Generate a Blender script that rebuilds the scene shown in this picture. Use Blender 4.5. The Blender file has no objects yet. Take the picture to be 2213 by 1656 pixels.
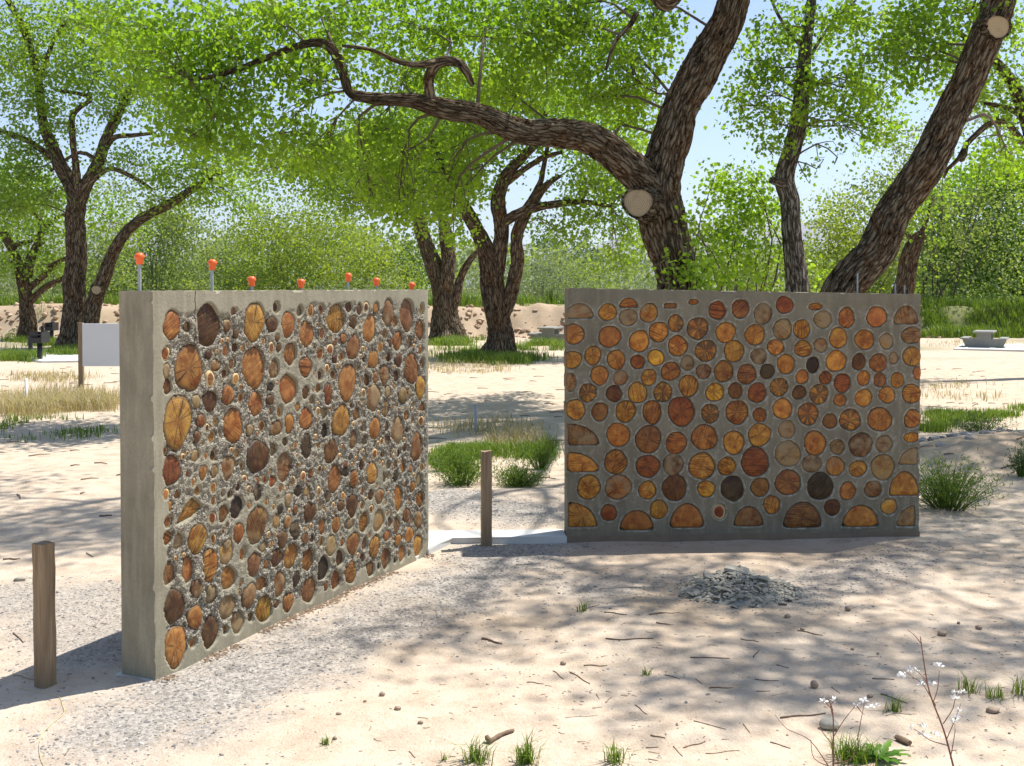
import bpy, math, random
import numpy as np
from mathutils import Vector, Matrix

# ------------------------------------------------------------------ camera, sky, sun, exposure
scene = bpy.context.scene
F_PX, CX, HOR, CAM_H = 2400.0, 1106.5, 621.0, 1.61       # focal length and horizon in photo pixels
PITCH = math.radians(1.24)
CYP = HOR + F_PX * math.tan(PITCH)
cam_d = bpy.data.cameras.new('camera'); cam = bpy.data.objects.new('camera', cam_d)
scene.collection.objects.link(cam); scene.camera = cam
cam.location = (0, 0, CAM_H); cam.rotation_euler = (math.radians(90) - PITCH, 0, 0)
cam_d.sensor_width = 36; cam_d.lens = 36 * F_PX / 2213
cam_d.shift_y = -(828 - CYP) / 2213
cam_d.clip_start = 0.1; cam_d.clip_end = 30000

SUN = Vector((0.65, 0.40, 1.60)).normalized()            # towards the sun
elev = math.asin(SUN.z)
world = bpy.data.worlds.new('World'); scene.world = world; world.use_nodes = True
wn = world.node_tree.nodes; wl = world.node_tree.links; wn.clear()
sky = wn.new('ShaderNodeTexSky'); sky.sky_type = 'NISHITA'; sky.sun_disc = False
sky.sun_elevation = elev; sky.sun_rotation = math.atan2(SUN.x, SUN.y)
sky.altitude = 1500; sky.air_density = 1.0; sky.dust_density = 2.2; sky.ozone_density = 1.2
bg = wn.new('ShaderNodeBackground'); bg.inputs['Strength'].default_value = 0.115
wo = wn.new('ShaderNodeOutputWorld')
wl.new(sky.outputs[0], bg.inputs[0]); wl.new(bg.outputs[0], wo.inputs[0])
sd = bpy.data.lights.new('sun', 'SUN'); sd.energy = 4.6; sd.angle = math.radians(0.53); sd.color = (1, 0.965, 0.90)
so = bpy.data.objects.new('sun', sd); scene.collection.objects.link(so)
so.rotation_euler = (-SUN).to_track_quat('-Z', 'Y').to_euler(); so.location = (6, 4, 20)
vs = scene.view_settings
vs.view_transform = 'Standard'; vs.look = 'None'; vs.gamma = 1; vs.use_curve_mapping = False
vs.exposure = 0.76

# ------------------------------------------------------------------ helpers
rng = np.random.default_rng(7); random.seed(7)
COL = scene.collection

def raydir(px, py):
    dx = (px - CX) / F_PX; up = -(py - CYP) / F_PX
    return np.array([dx, math.cos(PITCH) + math.sin(PITCH) * up, -math.sin(PITCH) + math.cos(PITCH) * up])
def at(px, py, Y):                                        # the point seen at a pixel, Y metres away
    d = raydir(px, py); return np.array([0, 0, CAM_H]) + d * (Y / d[1])
def gpt(px, py, z=0.0):                                   # the point seen at a pixel, at height z
    d = raydir(px, py); return np.array([0, 0, CAM_H]) + d * ((z - CAM_H) / d[2])

def _hash(ix, iy, iz, seed):
    h = (ix * 374761393 + iy * 668265263 + iz * 2147483647 + seed * 974634777) & 0xffffffff
    h = ((h ^ (h >> 13)) * 1274126177) & 0xffffffff
    h = ((h ^ (h >> 16)) * 2246822519) & 0xffffffff
    return ((h ^ (h >> 15)) & 0xffffff) / float(0xffffff)
def noise(x, y, z=None, seed=0):                          # value noise 0..1
    x = np.asarray(x, float); y = np.asarray(y, float)
    z = np.zeros_like(x) if z is None else np.asarray(z, float)
    ix = np.floor(x).astype(np.int64); iy = np.floor(y).astype(np.int64); iz = np.floor(z).astype(np.int64)
    fx, fy, fz = x - ix, y - iy, z - iz
    fx = fx * fx * (3 - 2 * fx); fy = fy * fy * (3 - 2 * fy); fz = fz * fz * (3 - 2 * fz)
    r = 0
    for a in (0, 1):
        wx = fx if a else 1 - fx
        for b in (0, 1):
            wy = fy if b else 1 - fy
            for c in (0, 1):
                wz = fz if c else 1 - fz
                r = r + wx * wy * wz * _hash(ix + a, iy + b, iz + c, seed)
    return r
def sstep(a, b, x):
    t = np.clip((x - a) / (b - a), 0, 1); return t * t * (3 - 2 * t)

def np_mesh(name, V, F4=None, F3=None, smooth=False):
    V = np.asarray(V, np.float32)
    n4 = 0 if F4 is None else len(F4); n3 = 0 if F3 is None else len(F3)
    me = bpy.data.meshes.new(name)
    me.vertices.add(len(V)); me.vertices.foreach_set('co', V.ravel())
    idx = []; st = []; 
    if n4: idx.append(np.asarray(F4, np.int32).ravel()); st.append(np.arange(n4, dtype=np.int32) * 4)
    if n3: idx.append(np.asarray(F3, np.int32).ravel()); st.append(np.arange(n3, dtype=np.int32) * 3 + n4 * 4)
    idx = np.concatenate(idx); st = np.concatenate(st)
    me.loops.add(len(idx)); me.loops.foreach_set('vertex_index', idx)
    me.polygons.add(n4 + n3); me.polygons.foreach_set('loop_start', st)
    me.polygons.foreach_set('use_smooth', np.full(n4 + n3, smooth, bool))
    me.update(calc_edges=True); me.validate()
    return me
def fattr(me, name, vals, dom='POINT'):
    a = me.attributes.new(name, 'FLOAT', dom); a.data.foreach_set('value', np.asarray(vals, np.float32))
def uvattr(me, uv):                                       # per-vertex vector attribute
    a = me.attributes.new('along', 'FLOAT_VECTOR', 'POINT'); a.data.foreach_set('vector', np.asarray(uv, np.float32).ravel())

def obj(name, me, mat=None, parent=None, loc=(0, 0, 0), rotz=0.0):
    o = bpy.data.objects.new(name, me); COL.objects.link(o)
    if mat is not None:
        if len(me.materials) == 0: me.materials.append(mat)
    o.location = loc; o.rotation_euler = (0, 0, rotz)
    if parent is not None: o.parent = parent
    return o
def tag(o, label=None, cat=None, group=None, kind=None):
    if label: o['label'] = label
    if cat: o['category'] = cat
    if group: o['group'] = group
    if kind: o['kind'] = kind
    return o
def thing(name, label, cat, loc=(0, 0, 0), rotz=0.0, group=None):
    o = bpy.data.objects.new(name, None); COL.objects.link(o); o.empty_display_size = 0.1
    o.location = loc; o.rotation_euler = (0, 0, rotz)
    return tag(o, label, cat, group)

class MB:                                                  # collects pieces of one mesh
    def __init__(s): s.V = []; s.Q = []; s.T = []; s.n = 0; s.A = {}
    def add(s, V, Q=None, T=None, **att):
        V = np.asarray(V, float).reshape(-1, 3)
        if Q is not None and len(Q): s.Q.append(np.asarray(Q, np.int64) + s.n)
        if T is not None and len(T): s.T.append(np.asarray(T, np.int64) + s.n)
        for k in att: s.A.setdefault(k, []).append(np.asarray(att[k], float))
        s.V.append(V); s.n += len(V)
    def box(s, x0, x1, y0, y1, z0, z1, M=None, bev=0.0):
        if bev <= 0:
            V = np.array([[x, y, z] for z in (z0, z1) for y in (y0, y1) for x in (x0, x1)], float)
            Q = [[0, 2, 3, 1], [4, 5, 7, 6], [0, 1, 5, 4], [2, 6, 7, 3], [0, 4, 6, 2], [1, 3, 7, 5]]
        else:
            b = bev
            def ring(i, z): return [[x0 + i + b, y0 + i, z], [x1 - i - b, y0 + i, z], [x1 - i, y0 + i + b, z], [x1 - i, y1 - i - b, z],
                                    [x1 - i - b, y1 - i, z], [x0 + i + b, y1 - i, z], [x0 + i, y1 - i - b, z], [x0 + i, y0 + i + b, z]]
            R = [ring(b, z0), ring(0, z0 + b), ring(0, z1 - b), ring(b, z1)]
            V = np.array(sum(R, []), float); Q = []
            for k in range(3):
                for i in range(8): Q.append([k * 8 + i, k * 8 + (i + 1) % 8, k * 8 + 8 + (i + 1) % 8, k * 8 + 8 + i])
            for o_ in (24,): Q += [[o_, o_ + 1, o_ + 2, o_ + 3], [o_, o_ + 3, o_ + 4, o_ + 7], [o_ + 7, o_ + 4, o_ + 5, o_ + 6]]
            Q += [[3, 2, 1, 0], [7, 4, 3, 0], [6, 5, 4, 7]]
        if M is not None: V = np.array([M @ Vector(v) for v in V])
        s.add(V, Q)
    def tube(s, P, R, sides=8, cap=True):
        V, Q, T, _ = tube_geo(P, R, sides, cap); s.add(V, Q, T)
    def mesh(s, name, smooth=False):
        me = np_mesh(name, np.concatenate(s.V), np.concatenate(s.Q) if s.Q else None, np.concatenate(s.T) if s.T else None, smooth)
        for k in s.A:
            if s.A[k][0].ndim == 2: uvattr(me, np.concatenate(s.A[k]))
            else: fattr(me, k, np.concatenate(s.A[k]))
        return me

def tube_geo(P, R, sides=8, cap=True):
    P = np.asarray(P, float); R = np.asarray(R, float); n = len(P)
    T = np.gradient(P, axis=0); T /= np.linalg.norm(T, axis=1)[:, None] + 1e-12
    ref = np.array([1.0, 0, 0]) if abs(T[0][0]) < 0.8 else np.array([0, 1.0, 0])
    Nn = np.zeros_like(P); v = ref
    for i in range(n):
        v = v - T[i] * v.dot(T[i]); v /= np.linalg.norm(v) + 1e-12; Nn[i] = v
    B = np.cross(T, Nn)
    th = np.linspace(0, 2 * np.pi, sides, endpoint=False)
    V = P[:, None, :] + R[:, None, None] * (np.cos(th)[None, :, None] * Nn[:, None, :] + np.sin(th)[None, :, None] * B[:, None, :])
    L = np.concatenate([[0], np.cumsum(np.linalg.norm(np.diff(P, axis=0), axis=1))])
    Q = []
    i = np.arange(n - 1)[:, None] * sides; j = np.arange(sides)[None, :]; j2 = (j + 1) % sides
    Q = np.stack([i + j, i + j2, i + sides + j2, i + sides + j], -1).reshape(-1, 4)
    V = V.reshape(-1, 3); Tt = []
    if cap:
        V = np.concatenate([V, P[:1], P[-1:]]); a, b = n * sides, n * sides + 1
        for k in range(sides):
            Tt.append([a, (k + 1) % sides, k]); Tt.append([b, (n - 1) * sides + k, (n - 1) * sides + (k + 1) % sides])
    return V, Q, (np.array(Tt) if Tt else None), (th, L)

def catmull(P, step):
    P = np.asarray(P, float)
    Pe = np.vstack([2 * P[0] - P[1], P, 2 * P[-1] - P[-2]]); out = []
    for i in range(1, len(Pe) - 2):
        p0, p1, p2, p3 = Pe[i - 1], Pe[i], Pe[i + 1], Pe[i + 2]
        n = max(2, int(np.linalg.norm((p2 - p1)[:3]) / step))
        t = np.linspace(0, 1, n, endpoint=False)[:, None]
        out.append(0.5 * ((2 * p1) + (-p0 + p2) * t + (2 * p0 - 5 * p1 + 4 * p2 - p3) * t**2 + (-p0 + 3 * p1 - 3 * p2 + p3) * t**3))
    out.append(P[-1:]); return np.concatenate(out)

# ------------------------------------------------------------------ materials
class NT:
    def __init__(s, name):
        s.m = bpy.data.materials.new(name); s.m.use_nodes = True
        s.t = s.m.node_tree; s.N = s.t.nodes; s.L = s.t.links; s.N.clear()
        s.out = s.N.new('ShaderNodeOutputMaterial'); s.p = s.N.new('ShaderNodeBsdfPrincipled')
        s.L.new(s.p.outputs[0], s.out.inputs[0]); s.p.inputs['Roughness'].default_value = 0.85
        s.p.inputs['Specular IOR Level'].default_value = 0.25
    def n(s, t, **k):
        nd = s.N.new('ShaderNode' + t)
        for a, b in k.items():
            if a.startswith('i_'):
                key = a[2:]; key = int(key) if key.isdigit() else key.replace('_', ' ')
                s.put(nd.inputs[key], b)
            else: setattr(nd, a, b)
        return nd
    def put(s, sock, v):
        if hasattr(v, 'links') or isinstance(v, bpy.types.NodeSocket): s.L.new(v, sock)
        else: sock.default_value = (tuple(v) + (1,)) if (isinstance(v, tuple) and len(v) == 3 and sock.type == 'RGBA') else v
    def math(s, op, a, b=0.0, c=0.0, clamp=False):
        nd = s.N.new('ShaderNodeMath'); nd.operation = op; nd.use_clamp = clamp
        for k, v in enumerate((a, b, c)): s.put(nd.inputs[k], v)
        return nd.outputs[0]
    def mix(s, f, a, b, mode='MIX'):
        nd = s.N.new('ShaderNodeMix'); nd.data_type = 'RGBA'; nd.blend_type = mode
        s.put(nd.inputs[0], f); s.put(nd.inputs[6], a); s.put(nd.inputs[7], b); return nd.outputs[2]
    def ramp(s, f, stops):
        nd = s.N.new('ShaderNodeValToRGB'); e = nd.color_ramp.elements
        while len(e) < len(stops): e.new(0.5)
        for k, (p, c) in enumerate(stops):
            e[k].position = p; e[k].color = tuple(c) + (1,) if not isinstance(c, (int, float)) else (c, c, c, 1)
        s.put(nd.inputs[0], f); return nd.outputs[0]
    def noise(s, vec, scale, detail=4, rough=0.55, col=False):
        nd = s.n('TexNoise'); s.put(nd.inputs['Vector'], vec); nd.inputs['Scale'].default_value = scale
        nd.inputs['Detail'].default_value = detail; nd.inputs['Roughness'].default_value = rough
        return nd.outputs[1 if col else 0]
    def vor(s, vec, scale, feat='F1', out=0):
        nd = s.n('TexVoronoi'); nd.feature = feat; s.put(nd.inputs['Vector'], vec); nd.inputs['Scale'].default_value = scale
        return nd.outputs[out]
    def coord(s, k='Object'): return s.n('TexCoord').outputs[k]
    def geo(s): return s.n('NewGeometry').outputs['Position']
    def attr(s, name, o=2): nd = s.n('Attribute'); nd.attribute_name = name; return nd.outputs[o]
    def bump(s, h, strength=0.4, dist=0.01):
        nd = s.n('Bump'); nd.inputs['Strength'].default_value = strength; nd.inputs['Distance'].default_value = dist
        s.put(nd.inputs['Height'], h); s.L.new(nd.outputs[0], s.p.inputs['Normal']); return nd
    def base(s, c): s.put(s.p.inputs['Base Color'], c)
    def rough(s, v): s.put(s.p.inputs['Roughness'], v)
    def mapping(s, vec, sc): nd = s.n('Mapping'); s.put(nd.inputs['Vector'], vec); nd.inputs['Scale'].default_value = sc; return nd.outputs[0]

def simple(name, c, rough=0.8, var=0.25, scale=30, spec=0.25, bump=0.0):
    k = NT(name); v = k.coord(); f = k.noise(v, scale, 5)
    k.base(k.mix(f, tuple(x * (1 - var) for x in c), tuple(min(1, x * (1 + var)) for x in c))); k.rough(rough)
    k.p.inputs['Specular IOR Level'].default_value = spec
    if bump: k.bump(f, bump, 0.01)
    return k.m

def mat_ground():
    k = NT('sandy ground'); p = k.geo()
    big = k.noise(p, 0.55, 5, 0.6); mid = k.noise(p, 5, 6, 0.65); fine = k.noise(p, 60, 5, 0.7)
    sand = k.mix(big, (0.49, 0.385, 0.282), (0.595, 0.49, 0.378))
    sand = k.mix(k.ramp(mid, [(0.42, 0), (0.68, 1)]), sand, (0.385, 0.285, 0.20))
    sand = k.mix(k.ramp(fine, [(0.35, 0.0), (0.75, 0.55)]), sand, (0.64, 0.54, 0.43))
    spk = k.vor(p, 160, 'F1', 0)
    sand = k.mix(k.ramp(spk, [(0.0, 0.55), (0.16, 0.0)]), sand, (0.20, 0.15, 0.11))
    spk2 = k.vor(p, 38, 'F1', 0); msk = k.ramp(k.noise(p, 2.3, 3), [(0.48, 0), (0.62, 1)])
    sand = k.mix(k.math('MULTIPLY', k.ramp(spk2, [(0.0, 0.8), (0.13, 0.0)]), msk), sand, (0.17, 0.12, 0.085))
    c1 = k.vor(p, 75, 'F1', 1)
    grav = k.mix(k.ramp(c1, [(0.2, 0.0), (0.8, 1.0)]), (0.20, 0.185, 0.165), (0.42, 0.385, 0.345))
    col = k.mix(k.math('MULTIPLY', k.attr('gravel'), 0.9), sand, grav)
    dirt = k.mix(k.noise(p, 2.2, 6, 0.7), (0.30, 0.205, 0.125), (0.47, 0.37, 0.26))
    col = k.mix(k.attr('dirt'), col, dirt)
    turf = k.mix(k.noise(p, 1.5, 5), (0.10, 0.13, 0.04), (0.20, 0.20, 0.08))
    col = k.mix(k.attr('turf'), col, turf)
    k.base(col); k.rough(0.95); k.p.inputs['Specular IOR Level'].default_value = 0.1
    h = k.math('ADD', k.math('MULTIPLY', fine, 0.35), k.math('MULTIPLY', k.noise(p, 17, 6, 0.7), 1.0))
    h = k.math('SUBTRACT', h, k.math('MULTIPLY', k.ramp(k.vor(p, 90), [(0, 1), (0.5, 0)]), 0.25))
    k.bump(h, 0.55, 0.02); return k.m

def mat_concrete(name, c, dark, coarse=False, crack=False):
    k = NT(name); p = k.coord()
    n1 = k.noise(p, 3.5, 6, 0.6); n2 = k.noise(k.mapping(p, (9, 9, 1.6)), 2.4, 5, 0.6); n3 = k.noise(p, 80, 4, 0.6)
    col = k.mix(k.ramp(n1, [(0.3, 0), (0.7, 1)]), dark, c)
    col = k.mix(k.ramp(n2, [(0.45, 0), (0.7, 0.6)]), col, tuple(x * 1.22 for x in c))
    col = k.mix(k.ramp(n3, [(0.3, 0.35), (0.6, 0)]), col, tuple(x * 0.6 for x in c))
    pores = k.ramp(k.vor(p, 55), [(0.0, 1), (0.10, 0)]); pm = k.ramp(k.noise(p, 14, 2), [(0.55, 0), (0.62, 1)])
    col = k.mix(k.math('MULTIPLY', pores, pm), col, tuple(x * 0.3 for x in c))
    h = k.math('ADD', k.math('MULTIPLY', n3, 0.5), n1)
    if coarse:
        m = k.attr('mortar')
        cc = k.vor(p, 120, 'F1', 1); cd = k.vor(p, 120, 'F1', 0); big = k.noise(p, 7, 4)
        agg = k.ramp(cc, [(0.12, (0.075, 0.062, 0.042)), (0.38, (0.22, 0.19, 0.14)), (0.62, (0.36, 0.32, 0.25)), (0.95, (0.56, 0.52, 0.44))])
        agg = k.mix(k.ramp(cd, [(0.3, 0.0), (0.75, 0.8)]), agg, (0.10, 0.088, 0.068))
        agg = k.mix(k.ramp(big, [(0.40, 0.0), (0.75, 0.6)]), agg, c)
        col = k.mix(m, col, agg)
        h = k.math('ADD', h, k.math('MULTIPLY', k.math('MULTIPLY', m, k.math('SUBTRACT', 1.0, cd)), 1.6))
    else:
        e = k.attr('mortar'); em = k.ramp(k.noise(p, 26, 5, 0.7), [(0.44, 0), (0.60, 1)])
        col = k.mix(k.math('MULTIPLY', k.math('MULTIPLY', e, em), 0.62), col, (0.52, 0.50, 0.41))
    if crack:
        s = k.n('SeparateXYZ'); k.put(s.inputs[0], p)
        wob = k.math('MULTIPLY', k.math('SUBTRACT', k.noise(k.mapping(p, (0, 0, 1)), 26, 3), 0.5), 0.035)
        d = k.math('ABSOLUTE', k.math('SUBTRACT', k.math('SUBTRACT', s.outputs[0], 0.26), wob))
        top = k.math('GREATER_THAN', s.outputs[2], 1.34)
        cr = k.math('MULTIPLY', k.math('LESS_THAN', d, 0.0028), top)
        col = k.mix(cr, col, (0.03, 0.027, 0.02))
        h = k.math('SUBTRACT', h, cr)
    k.base(col); k.rough(0.92); k.bump(h, 0.5 if coarse else 0.3, 0.008); return k.m

def mat_log():
    k = NT('oiled log end'); p = k.coord(); oi = k.n('ObjectInfo')
    s = k.n('SeparateXYZ'); k.put(s.inputs[0], p); x, z = s.outputs[0], s.outputs[2]
    r = k.attr('rad'); rnd = oi.outputs['Random']; idx = oi.outputs['Object Index']
    off = k.n('CombineXYZ', i_0=k.math('MULTIPLY', rnd, 37.0), i_1=k.math('MULTIPLY', rnd, 91.0), i_2=k.math('MULTIPLY', rnd, 13.0)).outputs[0]
    q = k.n('VectorMath', operation='ADD', i_0=p, i_1=off).outputs[0]
    n1 = k.noise(q, 22, 5, 0.6); n2 = k.noise(q, 70, 5, 0.65)
    base = oi.outputs['Color']
    dark = k.mix(1.0, base, (0.22, 0.13, 0.10), 'MULTIPLY'); light = k.mix(1.0, base, (1.55, 1.75, 1.6), 'MULTIPLY')
    n0 = k.noise(q, 14, 4, 0.6)
    col = k.mix(k.ramp(n0, [(0.36, 0), (0.62, 1.0)]), k.mix(1.0, base, (0.66, 0.40, 0.26), 'MULTIPLY'), base)
    col = k.mix(k.ramp(k.math('ADD', n1, k.math('MULTIPLY', r, 0.12)), [(0.50, 0), (0.75, 0.85)]), col, light)
    col = k.mix(k.ramp(k.noise(q, 34, 6, 0.7), [(0.54, 0), (0.74, 0.7)]), col, dark)
    col = k.mix(k.ramp(n2, [(0.54, 0), (0.72, 0.5)]), col, light)
    # growth rings
    rr = k.math('ADD', k.math('MULTIPLY', r, k.math('ADD', 55.0, k.math('MULTIPLY', rnd, 40.0))), k.math('MULTIPLY', n1, 12.0))
    ring = k.math('MULTIPLY', k.math('ADD', k.math('SINE', rr), 1.0), 0.5)
    col = k.mix(k.math('MULTIPLY', ring, 0.22), col, dark)
    # chain-saw marks in a direction of the log's own
    a = k.math('MULTIPLY', rnd, 6.283)
    sx = k.math('ADD', k.math('MULTIPLY', x, k.math('COSINE', a)), k.math('MULTIPLY', z, k.math('SINE', a)))
    ty = k.math('SUBTRACT', k.math('MULTIPLY', z, k.math('COSINE', a)), k.math('MULTIPLY', x, k.math('SINE', a)))
    sv = k.n('CombineXYZ', i_0=k.math('MULTIPLY', sx, 190.0), i_1=k.math('MULTIPLY', ty, 9.0), i_2=k.math('MULTIPLY', rnd, 50.0)).outputs[0]
    saw = k.noise(sv, 1.0, 3, 0.6)
    sawm = k.ramp(k.noise(off, 9.0, 0), [(0.42, 0.15), (0.58, 1.0)])
    col = k.mix(k.math('MULTIPLY', k.ramp(saw, [(0.46, 0), (0.62, 0.9)]), sawm), col, dark)
    # drying checks: radial dark slits
    ang = k.math('ARCTAN2', z, x)
    av = k.n('CombineXYZ', i_0=k.math('MULTIPLY', k.math('COSINE', ang), 2.6), i_1=k.math('MULTIPLY', k.math('SINE', ang), 2.6), i_2=k.math('MULTIPLY', rnd, 77.0)).outputs[0]
    an = k.noise(av, 1.0, 3, 0.6)
    ck = k.math('LESS_THAN', k.math('ABSOLUTE', k.math('SUBTRACT', an, 0.52)), k.math('MULTIPLY', 0.020, k.math('SUBTRACT', 1.3, r)))
    ck = k.math('MULTIPLY', ck, k.math('GREATER_THAN', k.noise(off, 3.0, 0), 0.42))
    col = k.mix(k.math('MULTIPLY', ck, 0.85), col, (0.02, 0.012, 0.008))
    # star of pale resin wood on a dark ground (index 2)
    st = k.math('MULTIPLY', k.math('COMPARE', idx, 2.0, 0.4), k.ramp(an, [(0.44, 1.0), (0.56, 0.0)]))
    col = k.mix(k.math('MULTIPLY', st, 0.85), col, (0.085, 0.05, 0.022))
    # pale sapwood rim (index 1), thin dark bark line on the others
    edge = k.ramp(k.math('ADD', r, k.math('MULTIPLY', k.math('SUBTRACT', n1, 0.5), 0.12)), [(0.72, 0), (0.80, 1)])
    col = k.mix(k.math('MULTIPLY', edge, k.math('COMPARE', idx, 1.0, 0.4)), col, (0.58, 0.42, 0.22))
    bark = k.ramp(k.math('ADD', r, k.math('MULTIPLY', k.math('SUBTRACT', n1, 0.5), 0.35)), [(0.86, 0), (1.02, 0.85)])
    col = k.mix(k.math('MULTIPLY', bark, k.math('SUBTRACT', 1.0, k.math('COMPARE', idx, 1.0, 0.4))), col, (0.07, 0.045, 0.028))
    # cement smear
    sm = k.math('ADD', oi.outputs['Alpha'], k.math('MULTIPLY', k.math('SUBTRACT', k.noise(q, 15, 4), 0.5), 1.5))
    col = k.mix(k.ramp(sm, [(0.40, 0), (0.72, 0.8)]), col, (0.29, 0.205, 0.105))
    k.base(col); k.rough(k.math('ADD', 0.42, k.math('MULTIPLY', n2, 0.3))); k.p.inputs['Specular IOR Level'].default_value = 0.35
    h = k.math('ADD', k.math('MULTIPLY', saw, k.math('MULTIPLY', sawm, 0.9)), k.math('MULTIPLY', n2, 0.3))
    k.bump(k.math('SUBTRACT', h, ck), 0.35, 0.006); return k.m

def mat_bark(name, ridge_c, fiss_c, mid_c, rust=(0.20, 0.078, 0.026)):
    k = NT(name); p = k.attr('along', 1); rd = k.attr('ridge')
    wob = k.n('VectorMath', operation='SCALE', i_0=k.n('VectorMath', operation='SUBTRACT', i_0=k.noise(p, 7, 3, 0.6, True), i_1=(0.5, 0.5, 0.5)).outputs[0]); wob.inputs['Scale'].default_value = 0.10
    q = k.mapping(k.n('VectorMath', operation='ADD', i_0=p, i_1=wob.outputs[0]).outputs[0], (1, 1, 0.24))
    e = k.vor(q, 15, 'DISTANCE_TO_EDGE'); e2 = k.vor(q, 37, 'DISTANCE_TO_EDGE')
    f1 = k.noise(k.mapping(p, (1, 1, 0.3)), 45, 5, 0.7); f2 = k.noise(p, 2.6, 4)
    s = k.math('ADD', k.math('MULTIPLY', k.ramp(e, [(0.0, 0.0), (0.26, 1.0)]), 0.55), k.math('MULTIPLY', k.ramp(e2, [(0.0, 0.0), (0.3, 1.0)]), 0.22))
    s = k.math('ADD', s, k.math('MULTIPLY', rd, 0.28)); s = k.math('ADD', s, k.math('MULTIPLY', k.math('SUBTRACT', f1, 0.5), 0.5))
    m2 = k.mix(k.ramp(f2, [(0.48, 0), (0.64, 0.9)]), mid_c, rust)
    col = k.mix(k.ramp(s, [(0.25, 0), (0.45, 1)]), fiss_c, m2)
    col = k.mix(k.ramp(s, [(0.55, 0), (0.85, 1)]), col, ridge_c)
    k.base(col); k.rough(0.95); k.p.inputs['Specular IOR Level'].default_value = 0.1
    k.bump(s, 1.0, 0.05); return k.m

def mat_leaf(name, c1, c2, trans=0.5, gloss=0.25):
    k = NT(name); t = k.attr('tint')
    col = k.mix(t, c1, c2); k.base(col); k.rough(0.42); k.p.inputs['Specular IOR Level'].default_value = gloss
    tr = k.n('BsdfTranslucent'); k.put(tr.inputs[0], k.mix(1.0, col, (1.65, 1.7, 0.45), 'MULTIPLY'))
    ms = k.n('MixShader'); ms.inputs[0].default_value = trans
    k.L.new(k.p.outputs[0], ms.inputs[1]); k.L.new(tr.outputs[0], ms.inputs[2]); k.L.new(ms.outputs[0], k.out.inputs[0])
    return k.m

def mat_wood(name, c, dark):
    k = NT(name); p = k.coord(); v = k.mapping(p, (1, 1, 0.06))
    n = k.noise(v, 70, 5, 0.6); n2 = k.noise(k.mapping(p, (1, 1, 0.15)), 14, 3)
    col = k.mix(k.ramp(n, [(0.35, 0), (0.7, 1)]), dark, c)
    col = k.mix(k.ramp(n2, [(0.5, 0), (0.75, 0.6)]), col, tuple(x * 0.6 for x in dark))
    k.base(col); k.bump(n, 0.5, 0.006); return k.m

M = {}
M['ground'] = mat_ground()
M['conc_left'] = mat_concrete('smooth tan grey concrete and coarse mortar', (0.335, 0.303, 0.22), (0.205, 0.183, 0.128), True, True)
M['conc_right'] = mat_concrete('dark grey cement mortar', (0.235, 0.207, 0.146), (0.15, 0.131, 0.092))
M['slab'] = simple('pale footing concrete', (0.56, 0.55, 0.52), 0.9, 0.12, 12)
M['log'] = mat_log()
M['bark'] = mat_bark('furrowed cottonwood bark', (0.275, 0.222, 0.155), (0.018, 0.012, 0.007), (0.112, 0.080, 0.050), (0.155, 0.085, 0.040))
M['bark_grey'] = mat_bark('pale grey furrowed bark', (0.44, 0.40, 0.34), (0.03, 0.022, 0.016), (0.15, 0.125, 0.095), (0.13, 0.095, 0.06))
M['bark_red'] = mat_bark('rusty brown furrowed bark', (0.25, 0.19, 0.135), (0.020, 0.013, 0.008), (0.115, 0.078, 0.050), (0.17, 0.088, 0.040))
M['twig'] = simple('twig bark', (0.13, 0.10, 0.072), 0.9, 0.3, 8)
M['leaf'] = mat_leaf('cottonwood leaf', (0.095, 0.190, 0.016), (0.245, 0.350, 0.050), 0.62, 0.5)
M['leaf_far'] = mat_leaf('distant cottonwood leaf', (0.10, 0.185, 0.025), (0.235, 0.33, 0.065), 0.6, 0.4)
M['leaf_yel'] = mat_leaf('yellow green willow leaf', (0.15, 0.21, 0.035), (0.29, 0.34, 0.085), 0.5)
M['leaf_bg'] = mat_leaf('pale distant leaf', (0.125, 0.175, 0.075), (0.265, 0.315, 0.15), 0.5)
M['leaf_olive'] = mat_leaf('silvery olive leaf', (0.15, 0.19, 0.12), (0.30, 0.34, 0.24), 0.3)
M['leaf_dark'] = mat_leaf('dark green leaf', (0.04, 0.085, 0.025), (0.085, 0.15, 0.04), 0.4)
M['grass'] = mat_leaf('green grass blade', (0.075, 0.145, 0.022), (0.20, 0.26, 0.05), 0.35, 0.2)
M['straw'] = mat_leaf('dry grass blade', (0.30, 0.24, 0.14), (0.48, 0.41, 0.28), 0.25, 0.1)
M['post'] = mat_wood('weathered post wood', (0.34, 0.25, 0.155), (0.20, 0.14, 0.085))
M['cut'] = None
M['steel'] = simple('galvanised rebar', (0.30, 0.33, 0.34), 0.5, 0.25, 60, 0.5)
M['orange'] = simple('orange plastic', (0.80, 0.13, 0.025), 0.38, 0.06, 20, 0.45)
M['white'] = simple('white painted board', (0.66, 0.67, 0.69), 0.6, 0.04, 8, 0.3)
M['black'] = simple('black painted steel', (0.022, 0.021, 0.022), 0.5, 0.3, 30, 0.4)
M['table'] = simple('grey cast concrete', (0.27, 0.265, 0.24), 0.9, 0.15, 9)
M['rubble'] = simple('broken cement', (0.35, 0.325, 0.265), 0.95, 0.35, 25, 0.15, 0.5)
M['stone'] = simple('field stone', (0.33, 0.25, 0.18), 0.9, 0.4, 40, 0.2, 0.5)
M['pebble'] = None
M['stick'] = simple('dry grey stick', (0.20, 0.14, 0.095), 0.95, 0.45, 40, 0.1, 0.5)
M['pale_stick'] = simple('bleached stick', (0.48, 0.40, 0.31), 0.95, 0.25, 40, 0.1, 0.4)
M['twine'] = simple('yellow twine', (0.62, 0.55, 0.25), 0.7, 0.1, 30)
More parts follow.
